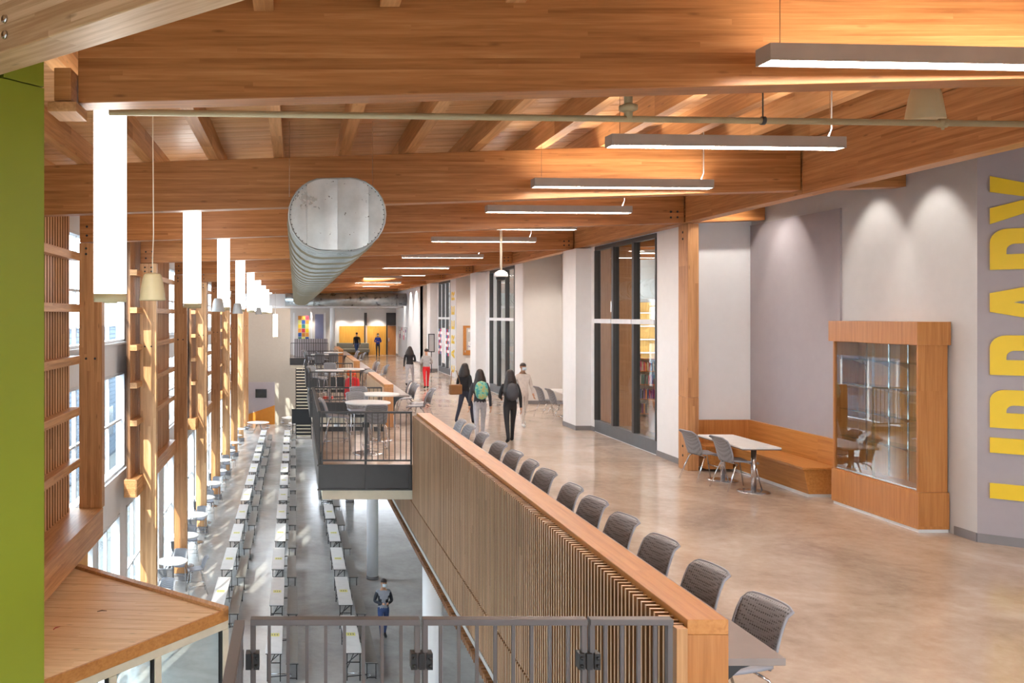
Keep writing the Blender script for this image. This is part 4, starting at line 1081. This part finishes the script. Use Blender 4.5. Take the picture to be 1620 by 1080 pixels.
pb = thing('pinned_sheet', 'pale sheet with orange border on the far alcove wall under the notice board', 'notice', (7.95, 38.49, .35))
MB().box(-.3, .3, -.03, -.012, 0, .55).build('sheet', PAPER, pb); MB().box(.28, .3, -.034, -.03, 0, .55).build('border', ORANGE, pb)
ps = thing('poster_strip', 'bright strip of small coloured pictures stuck inside the third storefront', 'poster', (XR-.03, 40.2, .9))
cols = [RED, PAPER, PURPLE, BK[7], BK[3], PAPER]
for yy0 in (.05, 2.15):
    for r_ in range(9):
        for q in range(3): MB().box(0, .006, yy0+.26*q, yy0+.24+.26*q, .14*r_, .13+.14*r_).build('picture', cols[(r_*5+q*2+int(yy0)) % 6], ps)
MB().box(0, .006, 1.15, 1.9, -.4, 1.3).build('white_banner', PAPER, ps)
ss = thing('sign_stand', 'slim black sign stand by the pier beside the third storefront', 'sign', (6.75, 42.4, 0))
MB().tube([(0, 0, .02), (0, 0, 1.0)], .02, 8).build('pole', BLACK, ss); MB().lathe([(.2, 0), (.2, .015), (.03, .03)], 20).build('foot_disc', BLACK, ss)
for x0, x1, z0, z1 in ((-.16, .16, 1.0, 1.04), (-.16, .16, 1.86, 1.9), (-.16, -.12, 1.04, 1.86), (.12, .16, 1.04, 1.86)): MB().box(x0, x1, -.015, .015, z0, z1).build('sign_frame', BLACK, ss)
MB().box(-.12, .12, -.006, .006, 1.04, 1.86).build('sheet', GREYW, ss)

# far end: doors, sofa, art wall
for i, (x, wd) in enumerate(((6.56, .75), (4.98, .2))):
    d = sempty('door_%d' % (i+1), (x, 61.5, 0))
    MB().box(0, .09, -.02, .04, 0, 3.0).build('door_frame', DARKM, d); MB().box(0, wd, -.01, .05, 2.1, 3.0).build('overpanel', DARKM, d)
    if wd > .5:
        lf = MB().box(.11, wd, .0, .05, 0, 2.06).build('door_leaf', W_VEN, d)
        MB().box(.16, .22, -.04, 0, .95, 1.2).build('door_handle', CHROME, lf)
struct('trim_7', MB().box(XR-.03, XR, 55, 60, 0, 2.05), GREYW)
for k, (y, z) in enumerate(((55.6, 1.4), (56.6, 1.2), (57.6, 1.5), (58.6, 1.25))):
    p_ = thing('wall_poster', 'small pinkish poster on the grey panel at the far end of the corridor, %s' % ORD[k], 'poster', (XR-.035, y, z), group='posters at the corridor end')
    MB().box(0, .006, 0, .5, 0, .55).build('sheet', [PAPER, BK[7], PAPER, BK[4]][k], p_); MB().box(-.003, 0, .05, .45, .3, .5).build('picture', [BK[4], PAPER, BK[7], PAPER][k], p_)
sf = thing('corridor_sofa', 'low dark grey padded bench by the yellow panels at the far end', 'sofa', (3.6, 60.6, 0))
MB().box(-.6, 1.7, 0, .75, .2, .45).build('seat_cushion', plain('olive_grey_fabric', srgb(120, 114, 100), .8), sf, bevel=.04)
MB().box(-.6, 1.7, .6, .85, .45, .85).build('back_cushion', plain('olive_grey_fabric_back', srgb(112, 106, 94), .8), sf, bevel=.04)
for x in (-.5, 1.6): MB().box(x-.03, x+.03, .1, .7, 0, .2).build('leg', BLACK, sf)
aw = thing('mosaic_banner', 'tall colourful picture banner between white posts at the far left end', 'banner', (.55, 60.9, .4))
for r_ in range(8):
    for q in range(3):
        MB().box(-.3+.26*q, -.06+.26*q, 0, .03, .3*r_, .28+.3*r_).build('picture', [ORANGE, YEL, BK[1], BK[0], STICK, BK[5], BK[3]][(r_*3+q*5) % 7], aw)
MB().box(.9, 1.5, 0, .03, 0, 2.5).build('blue_grey_panel', plain('dotted_blue', srgb(128, 128, 156), .7, noise=.4, scale=30), aw)
for x in (-.6, .65, 1.6): MB().box(x-.05, x+.05, -.02, .06, -.4, 2.6).build('post', WHITE, aw)
gl = thing('slatted_planter', 'dark grey slatted low screen behind the farthest stools', 'screen', (1.2, 57.5, 0))
MB().box(-1.2, 1.0, .02, .06, 0, 1.25).build('back_panel', GREYM, gl)
me = box_mesh('slat', .1, .03, 1.25, TAUPE, True)
for k in range(14): piece('slat', me, gl, (-1.1+.155*k, 0, 0))

# ------------------------------------------------------------------ planked vestibule roof in the lower left
C0 = Vector((-.92, 12.0, -1.3)); dA = Vector((-.783, .622, 0)); dB = Vector((-.622, -.783, 0))
C1 = C0+dA*3.3; C2 = C0+dB*4.2; C3 = C2+dA*3.3
vt = thing('vestibule', 'glazed entrance vestibule with planked wooden roof at lower left', 'vestibule', tuple(C0))
def clip(poly, y0, y1):
    for s, lim in ((1, y0), (-1, y1)):
        out = []
        for i in range(len(poly)):
            p, q = poly[i], poly[(i+1) % len(poly)]
            a, b = s*(p[1]-lim), s*(q[1]-lim)
            if a >= 0: out.append(p)
            if (a > 0) != (b > 0) and a != b: k = a/(a-b); out.append((p[0]+(q[0]-p[0])*k, p[1]+(q[1]-p[1])*k))
        poly = out
        if len(poly) < 3: return []
    return poly
ins = lambda a, b: C0+dA*a+dB*b
quad = [tuple((p-C0)[:2]) for p in (ins(.04, .13), ins(3.3, .13), ins(3.3, 4.2), ins(.04, 4.2))]
# planks run 6 degrees off the hall's cross axis
ca, sa = math.cos(math.radians(6)), math.sin(math.radians(6))
rq = [(x*ca-y*sa, x*sa+y*ca) for x, y in quad]
yy = min(p[1] for p in rq); n_p = 0
while yy < max(p[1] for p in rq):
    P = clip(rq, yy+.004, yy+.172)
    if len(P) >= 3:
        Q = [(x*ca+y*sa, -x*sa+y*ca) for x, y in P]
        MB().prism(Q, -.04, .0+.002*(n_p % 2)).build('plank', W_VEST, vt); n_p += 1
    yy += .176
MV = Matrix.Identity(4)
def bar(a0, b0, a1, b1, wdt, z0, z1, name, mat, off=0):
    """bar along the roof edge between (a0,b0) and (a1,b1) in the vestibule's own axes"""
    p = dA*a0+dB*b0; q = dA*a1+dB*b1; d = (q-p); L_ = d.length
    M_ = rotM(p, d.normalized())
    return MB().box(0, L_, off, off+wdt, z0, z1, M_).build(name, mat, vt, bevel=.004)
bar(0, 0, 3.3, 0, .12, -.1, .045, 'roof_lip', W_GIRT, 0)
bar(0, 0, 0, 4.2, .035, -.15, .012, 'fascia_board', W_CAP, -.035) 
bar(0, .0, 0, 4.2, .1, -.26, -.152, 'head_frame', CREAM, -.105)
for b0 in (.06, 1.32, 2.05, 2.9):
    p = dA*.04+dB*b0
    M_ = rotM(p, dB)
    MB().box(-.05, .05, -.05, .05, LOW+1.3, -.26, M_).build('post', CREAM, vt)
    MB().box(.055, .075, -.03, .03, LOW+1.3, -.26, M_).build('post_gasket', BLACK, vt)
for b0, b1 in ((.14, 1.26), (1.38, 1.99), (2.11, 2.84)):
    p = dA*.04+dB*b0; M_ = rotM(p, dB)
    MB().box(0, b1-b0, -.004, .004, LOW+1.3, -.26, M_).build('pane', GLASS_S, vt)
    MB().box(0, b1-b0, -.03, .03, LOW+1.3, LOW+1.45, M_).build('bottom_rail', CREAM, vt)
    MB().box(0, b1-b0, -.03, .03, LOW+3.4, LOW+3.5, M_).build('middle_rail', CREAM, vt)
for k, (dx, dy, a) in enumerate(((-1.75, -.1, .3), (-2.2, -.75, 1.2))):
    lf = thing('dry_twig', 'tiny dry twig lying on the planked vestibule roof, %s' % ['longer one', 'curled one'][k], 'twig', tuple(C0+Vector((dx, dy, .004))), a)
    MB().tube([(-.06, 0, .008), (0, .01, .012), (.07, -.01, .008)], [.004, .007, .003], 6).build('stem', BK[0] if k else W_BACK, lf)

# ------------------------------------------------------------------ people
SKIN = [plain('skin_tan', srgb(196, 146, 116), .55), plain('skin_brown', srgb(150, 104, 78), .55)]
HAIR = plain('dark_hair', srgb(46, 33, 28), .5, noise=.3, scale=40)
MASK = plain('face_mask', srgb(200, 216, 226), .7)
def cloth(n, c): return plain(n, srgb(*c), .8, noise=.08, scale=14)
def person(label, loc, rz, height, top, legs, shoes, skin=0, stride=.28, hair='short', arms=('swing', 'swing'), look=0, cuffs=None, mask=False, sleeves=None, wide=1.0):
    """one continuous skinned body facing -y, built at 1.75 m and scaled; hair, mask and eyes are children"""
    k = height/1.75
    r = thing('person', label, 'person', loc, rz)
    V = []; R = []; Ed = []; Z = []
    def add(p, rad, zone, par=None):
        V.append(Vector(p)); R.append(rad); i = len(V)-1
        if par is not None: Ed.append((par, i)); Z.append((par, i, zone))
        return i
    pel = add((0, 0, .95), (.15*wide, .115), 'legs')
    wa = add((0, .01, 1.08), (.135*wide, .10), 'top', pel)
    ch = add((0, .015, 1.28), (.165*wide, .115), 'top', wa)
    nk = add((0, .02, 1.45), (.075, .065), 'top', ch)
    hl = -.05*look
    hd = add((0, hl*.4, 1.53), (.052, .055), 'skin', nk)
    h1 = add((0, -.012+hl*.8, 1.60), (.072, .082), 'skin', hd)
    h2 = add((0, -.006+hl, 1.68), (.074, .09), 'skin', h1)
    add((0, .0+hl, 1.735), (.045, .055), 'skin', h2)
    for s_, arm in ((-1, arms[0]), (1, arms[1])):
        sh = add((s_*.175*wide, .015, 1.39), (.07, .065), 'top', ch)
        if arm == 'swing': e, wz = (s_*.245, .06-.04*s_, 1.12), (s_*.25, -.10*s_-.02, .90)
        elif arm == 'hold': e, wz = (s_*.25, .03, 1.12), (s_*.07, -.25, 1.13)
        elif arm == 'front': e, wz = (s_*.24, -.02, 1.12), (s_*.17, -.27, 1.06)
        else: e, wz = (s_*.24, .05, 1.11), (s_*.26, .02, .86)
        e_ = add(e, (.048, .048), 'sleeve', sh)
        w_ = add(wz, (.032, .032), 'sleeve', e_)
        d = (Vector(wz)-Vector(e)).normalized()
        hp = add(Vector(wz)+d*.075, (.036, .022), 'skin', w_)
    for s_, st_ in ((-1, stride), (1, -stride)):
        hip = add((s_*.092*wide, 0, .88), (.088*wide, .095), 'legs', pel)
        kn = add((s_*.10, -st_*.55-.03, .50), (.06, .062), 'legs', hip)
        lift = .06 if st_ < 0 else 0
        an = add((s_*.10, -st_+.02, .09+lift), (.042, .044), 'legs', kn)
        he = add((s_*.10, -st_+.02-.01, .045+lift), (.04, .05), 'shoe', an)
        add((s_*.11, -st_-.15, .035+lift*.2), (.042, .035), 'shoe', he)
    me = bpy.data.meshes.new('body'); me.from_pydata([tuple(v) for v in V], Ed, []); me.update()
    o = bpy.data.objects.new('body', me); C.objects.link(o)
    m = o.modifiers.new('skin', 'SKIN'); m.use_smooth_shade = True
    for i, q in enumerate(R): me.skin_vertices[0].data[i].radius = q
    me.skin_vertices[0].data[0].use_root = True
    s2 = o.modifiers.new('smooth', 'SUBSURF'); s2.levels = 2; s2.render_levels = 2
    dg = bpy.context.evaluated_depsgraph_get(); me2 = bpy.data.meshes.new_from_object(o.evaluated_get(dg))
    bpy.data.objects.remove(o)
    # fingers and thumb, rooted in each palm and joined into the body mesh
    bm = bmesh.new(); bm.from_mesh(me2)
    nbody = len(bm.faces)
    f = MB()
    for a_, b_, zn in [z for z in Z if z[2] == 'skin' and abs(V[z[1]].x) > .05 and V[z[1]].z < 1.4]:
        d = (V[b_]-V[a_]).normalized(); side = Vector((0, 1, 0)) if abs(d.z) > .6 else Vector((0, 0, 1)); side = (side-d*side.dot(d)).normalized(); up = d.cross(side)
        p = V[a_].lerp(V[b_], .75)
        for q, ln in ((-1.5, .07), (-.5, .085), (.5, .08), (1.5, .062)):
            b0 = p+side*q*.018
            f.tube([b0, b0+d*(.03+ln*.5), b0+d*(.03+ln*.85)+up*.012, b0+d*(.03+ln)+up*.03], [.0095, .009, .008, .006], 5)
        b0 = V[a_].lerp(V[b_], .35)
        f.tube([b0, b0-side*.04+d*.02, b0-side*.05+d*.055+up*.01], [.011, .01, .007], 5)
    vs = [bm.verts.new(v) for v in f.v]
    for q in f.f:
        try: bm.faces.new([vs[i] for i in q]).smooth = True
        except ValueError: pass
    # nose and ears
    bm.to_mesh(me2); bm.free()
    mats = {'top': top, 'sleeve': sleeves or top, 'legs': legs, 'skin': SKIN[skin], 'shoe': shoes}
    names = list(mats)
    for n in names: me2.materials.append(mats[n])
    segs = [(V[a], V[b], zn) for a, b, zn in Z]
    for fi, p in enumerate(me2.polygons):
        p.use_smooth = True
        if fi >= nbody: p.material_index = names.index('skin'); continue
        c = p.center; best = None
        for a, b, zn in segs:
            ab = b-a; t = max(0, min(1, (c-a).dot(ab)/ab.length_squared)); dd = (a+ab*t-c).length
            if best is None or dd < best[0]: best = (dd, zn)
        zn = best[1]
        if zn == 'legs' and c.z > .97: zn = 'top'
        if zn == 'top' and c.z < .93: zn = 'legs'
        p.material_index = names.index(zn)
    body = bpy.data.objects.new('body', me2); C.objects.link(body); body.parent = r; body.scale = (k, k, k)
    hx = Vector((0, -.006+hl, 1.665))
    def part(mb, nm, mat): q = mb.build(nm, mat, r); q.scale = (k, k, k); return q
    part(MB().ball(hx+Vector((0, -.096, -.035)), (.013, .018, .022), 8, 6), 'nose', SKIN[skin])
    for s_ in (-1, 1):
        part(MB().ball(hx+Vector((s_*.078, .005, -.02)), (.012, .022, .032), 8, 6), 'ear', SKIN[skin])
        part(MB().ball(hx+Vector((s_*.03, -.083, -.002)), (.012, .008, .007), 8, 6), 'eye', BLACK)
    part(MB().ball(hx+Vector((0, -.083, -.078)), (.024, .01, .006), 8, 6), 'mouth', plain('lips', srgb(150, 84, 76), .5))
    hm = MB()
    if hair == 'short':
        hm.grid(lambda u, t: (hx.x+.088*math.sin(PI*t)*math.cos(2*PI*u), hx.y+.008+.104*math.sin(PI*t)*math.sin(2*PI*u), hx.z+.022+.085*math.cos(PI*t)*(1 if t < .5 else (.9 if math.sin(2*PI*u) > -.25 else .0))), 20, 12)
    else:
        Lh = {'long': .52, 'mid': .26}[hair]
        def fn(u, t):
            a = 2*PI*u; sb = math.sin(a)
            wv = 1+.07*math.sin(9*a+7*t)
            if t < .35:
                q = t/.35*PI/2
                return (.095*math.sin(q)*math.cos(a), hx.y+.01+.112*math.sin(q)*sb, hx.z+.022+.1*math.cos(q))
            q = (t-.35)/.65; back = max(0, min(1, (sb+.35)/.6))
            ln = q*(.05+Lh*back)
            wd = (.1+.17*q*back*(1-.3*q)) * wv
            return (wd*math.cos(a)*(1 if q < .85 else 1-.4*(q-.85)/.15), hx.y+.01+(.112+.06*q*back)*sb*(1-.1*q)+.05*q*back*(hair == 'long'), hx.z+.022-ln)
        hm.grid(fn, 28, 16)
    part(hm, 'hair', HAIR)
    if mask: part(MB().grid(lambda u, t: (.066*math.sin((u-.5)*2.4), hx.y-.052-.058*math.cos((u-.5)*2.2)-.012*math.sin(PI*t), hx.z-.10+.085*t), 8, 6), 'face_mask', MASK)
    return r
def pack(label, loc, rz, mat, s=1.0):
    """worn backpack: belongs to nobody's body, so a thing of its own"""
    b = thing('backpack', label, 'backpack', loc, rz)
    def fn(u, t):
        a = 2*PI*u; c, q = math.cos(a), math.sin(a)
        sx = math.copysign(abs(c)**.6, c); sy = math.copysign(abs(q)**.7, q)
        pz = math.sin(PI*t)**.35
        return (.155*s*sx*pz, (.095*sy)*pz*s*(1.15-.3*t), .44*s*t)
    MB().grid(fn, 24, 14).build('body', mat, b)
    MB().grid(lambda u, t: tuple(Vector(fn(u*.44+.03, .12+t*.4))*1.0+Vector((0, .022, 0))), 12, 6).build('front_pocket', mat, b)
    for x in (-.09, .09): MB().tube([(x*s, -.05, .38*s), (x*1.15*s, -.17, .42*s), (x*1.2*s, -.22, .3*s), (x*s, -.08, .08*s)], .014, 6).build('strap', BLACK, b)
    MB().tube([(-.03, -.03, .43*s), (-.02, -.03, .48*s), (.02, -.03, .48*s), (.03, -.03, .43*s)], .008, 6).build('grab_loop', BLACK, b)
    return b
def patterned(name, c1, c2, c3):
    m, nt, p = new_mat(name)
    tc = node(nt, 'ShaderNodeTexCoord'); v = node(nt, 'ShaderNodeTexNoise', i_Scale=14.0, i_Detail=3.0); nt.links.new(tc.outputs['Object'], v.inputs['Vector'])
    nt.links.new(ramp(nt, v.outputs[0], [(.4, c1), (.5, c2), (.6, c3)]), p.inputs['Base Color']); p.inputs['Roughness'].default_value = .7; return m
BLK = cloth('black_cloth', (34, 33, 36)); CHAR = cloth('charcoal_cloth', (56, 54, 60)); LGREY = cloth('light_grey_cloth', (178, 176, 182)); JEAN = cloth('blue_denim', (52, 72, 118))
WSH = cloth('white_shoe', (224, 222, 220)); BSH = cloth('black_shoe', (30, 30, 32)); BLUEJ = cloth('blue_jacket', (40, 58, 148)); GTOP = cloth('grey_top', (176, 168, 166)); REDP = cloth('red_trousers', (214, 26, 34))
PALE = cloth('pale_beige_cloth', (204, 192, 184)); DJ = cloth('dark_trousers', (52, 54, 70)); BRN = plain('brown_leather', srgb(142, 98, 58), .6)
a = person('person walking away with long dark hair, dark jacket, pale grey trousers and a green backpack', (4.16, 19.3, 0), PI-.1, 1.57, CHAR, LGREY, WSH, hair='long', arms=('down', 'down'))
pack('pale green and teal patterned backpack on the person in pale grey trousers', (4.16, 19.12, .93), PI-.1+PI-.0, patterned('teal_leaf_pattern', srgb(70, 150, 150), srgb(130, 190, 160), srgb(176, 170, 110)), .95).rotation_euler = (0, 0, PI-.1)
b = person('person walking away with long dark hair, all in black with a black backpack', (4.75, 18.95, 0), PI-.05, 1.58, BLK, BLK, BSH, hair='long', arms=('down', 'front'))
pack('black backpack on the person dressed all in black', (4.75, 18.77, .93), PI-.05, plain('black_nylon', srgb(58, 58, 64), .45), .92)
ph = thing('phone', 'small bright phone in the right hand of the person dressed all in black', 'phone', (4.99, 19.2, .98), .3)
MB().box(-.035, .035, -.006, .006, 0, .14).build('case', PAPER, ph, bevel=.004); MB().box(-.03, .03, -.008, -.006, .012, .128).build('display', INK, ph)
person('person in a black jacket walking at the left of the pair, half hidden by them', (4.4, 22.2, 0), PI*.75, 1.55, BLK, DJ, BSH, hair='mid', arms=('down', 'hold'))
hbg = thing('shoulder_bag', 'brown leather bag hanging beside the person left of the pair', 'bag', (4.12, 22.0, .78), .3)
MB().box(-.17, .17, -.06, .06, 0, .26).build('body', BRN, hbg, bevel=.03); MB().tube([(-.14, 0, .25), (-.08, .05, .6), (.08, .1, .6), (.14, 0, .25)], .01, 6).build('strap', BRN, hbg)
person('person in pale beige clothes and white shoes walking toward the viewer, right of the pair', (5.82, 21.9, 0), .1, 1.58, PALE, PALE, WSH, hair='short', mask=True, arms=('swing', 'swing'))
person('person in a black coat and grey trousers in the middle of the corridor', (4.6, 34.3, 0), PI*.9, 1.55, BLK, LGREY, BSH, hair='mid', arms=('hold', 'down'), wide=1.15)
person('person in bright red trousers and a grey top walking away', (5.06, 33.0, 0), PI, 1.52, GTOP, REDP, BSH, hair='short', arms=('hold', 'hold'))
person('person in a black jacket and blue jeans at the far end by the padded bench', (4.3, 59.5, 0), PI*1.1, 1.62, BLK, JEAN, BSH, hair='short', arms=('down', 'down'), wide=1.25)
person('person in a bright blue jacket looking down before the yellow panel', (5.69, 58.7, 0), 0, 1.58, BLUEJ, DJ, BSH, hair='short', arms=('hold', 'hold'), stride=.02, look=1, mask=True)
HOOD = cloth('grey_hoodie', (150, 152, 160)); DSL = cloth('dark_sleeve', (48, 50, 58))
person('person in grey top, dark sleeves and blue jeans walking on the lower floor', (2.32, 22.45, LOW), .12, 1.63, HOOD, JEAN, BSH, hair='short', arms=('hold', 'hold'), look=1, mask=True, sleeves=DSL)

# the neighbouring wing across the yard, seen through the window wall
nw = thing('neighbouring_wing', 'blue grey building with horizontal siding seen through the left windows', 'building', (-11.2, 4, LOW-.05))
MB().box(-.4, -.03, 0, 72, 0, 7.9).build('wall', plain('siding_backing', srgb(96, 106, 118), .8), nw)
SID = plain('blue_grey_siding', srgb(112, 128, 146), .7)
me = box_mesh('siding_board', .05, 72, .225, SID)
for j in range(31): piece('siding_board', me, nw, (0, 36, .3+.25*j), (0, .09, 0))
me = box_mesh('window_band', .03, 1.5, 1.7, plain('dark_window', srgb(60, 74, 90), .15))
for j in range(14): piece('window_band', me, nw, (.05, 3+5*j, 2.2)); piece('window_band', me, nw, (.05, 3+5*j, 5.6))
MB().box(-.45, .15, -.1, 72.1, 7.9, 8.05).build('parapet_cap', WHITE, nw)

# trees outside the windows on the left and behind
LEAF = plain('leaf_green', srgb(96, 118, 60), .7, noise=.3, scale=8); BARK = plain('bark', srgb(96, 78, 62), .8, noise=.2)
for i, (x, y, h) in enumerate(((-22, -8, 11), (-24, 14, 13), (-24, 36, 13), (-27, -28, 12), (-6, -24, 11))):
    t = thing('tree', 'leafy tree standing outside, %s along the window wall' % ORD[i], 'tree', (x, y, LOW-.05), 0, 'trees outside')
    MB().tube([(0, 0, 0), (.1, 0, h*.35), (0, .1, h*.6)], [.22, .16, .06], 8).build('trunk', BARK, t)
    cr = MB(); rr = random.Random(i)
    for k in range(420):
        v = Vector((rr.gauss(0, 1), rr.gauss(0, 1), rr.gauss(0, 1))).normalized()*rr.random()**.4
        p = Vector((v.x*3.2, v.y*3.2, h*.66+v.z*h*.33)); q = Vector((rr.gauss(0, 1), rr.gauss(0, 1), rr.gauss(0, 1))).normalized()*.38; s_ = q.orthogonal().normalized()*.3
        cr.quad_mesh([p-q, p+s_, p+q, p-s_], [(0, 1, 2, 3)])
    cr.build('crown', LEAF, t)
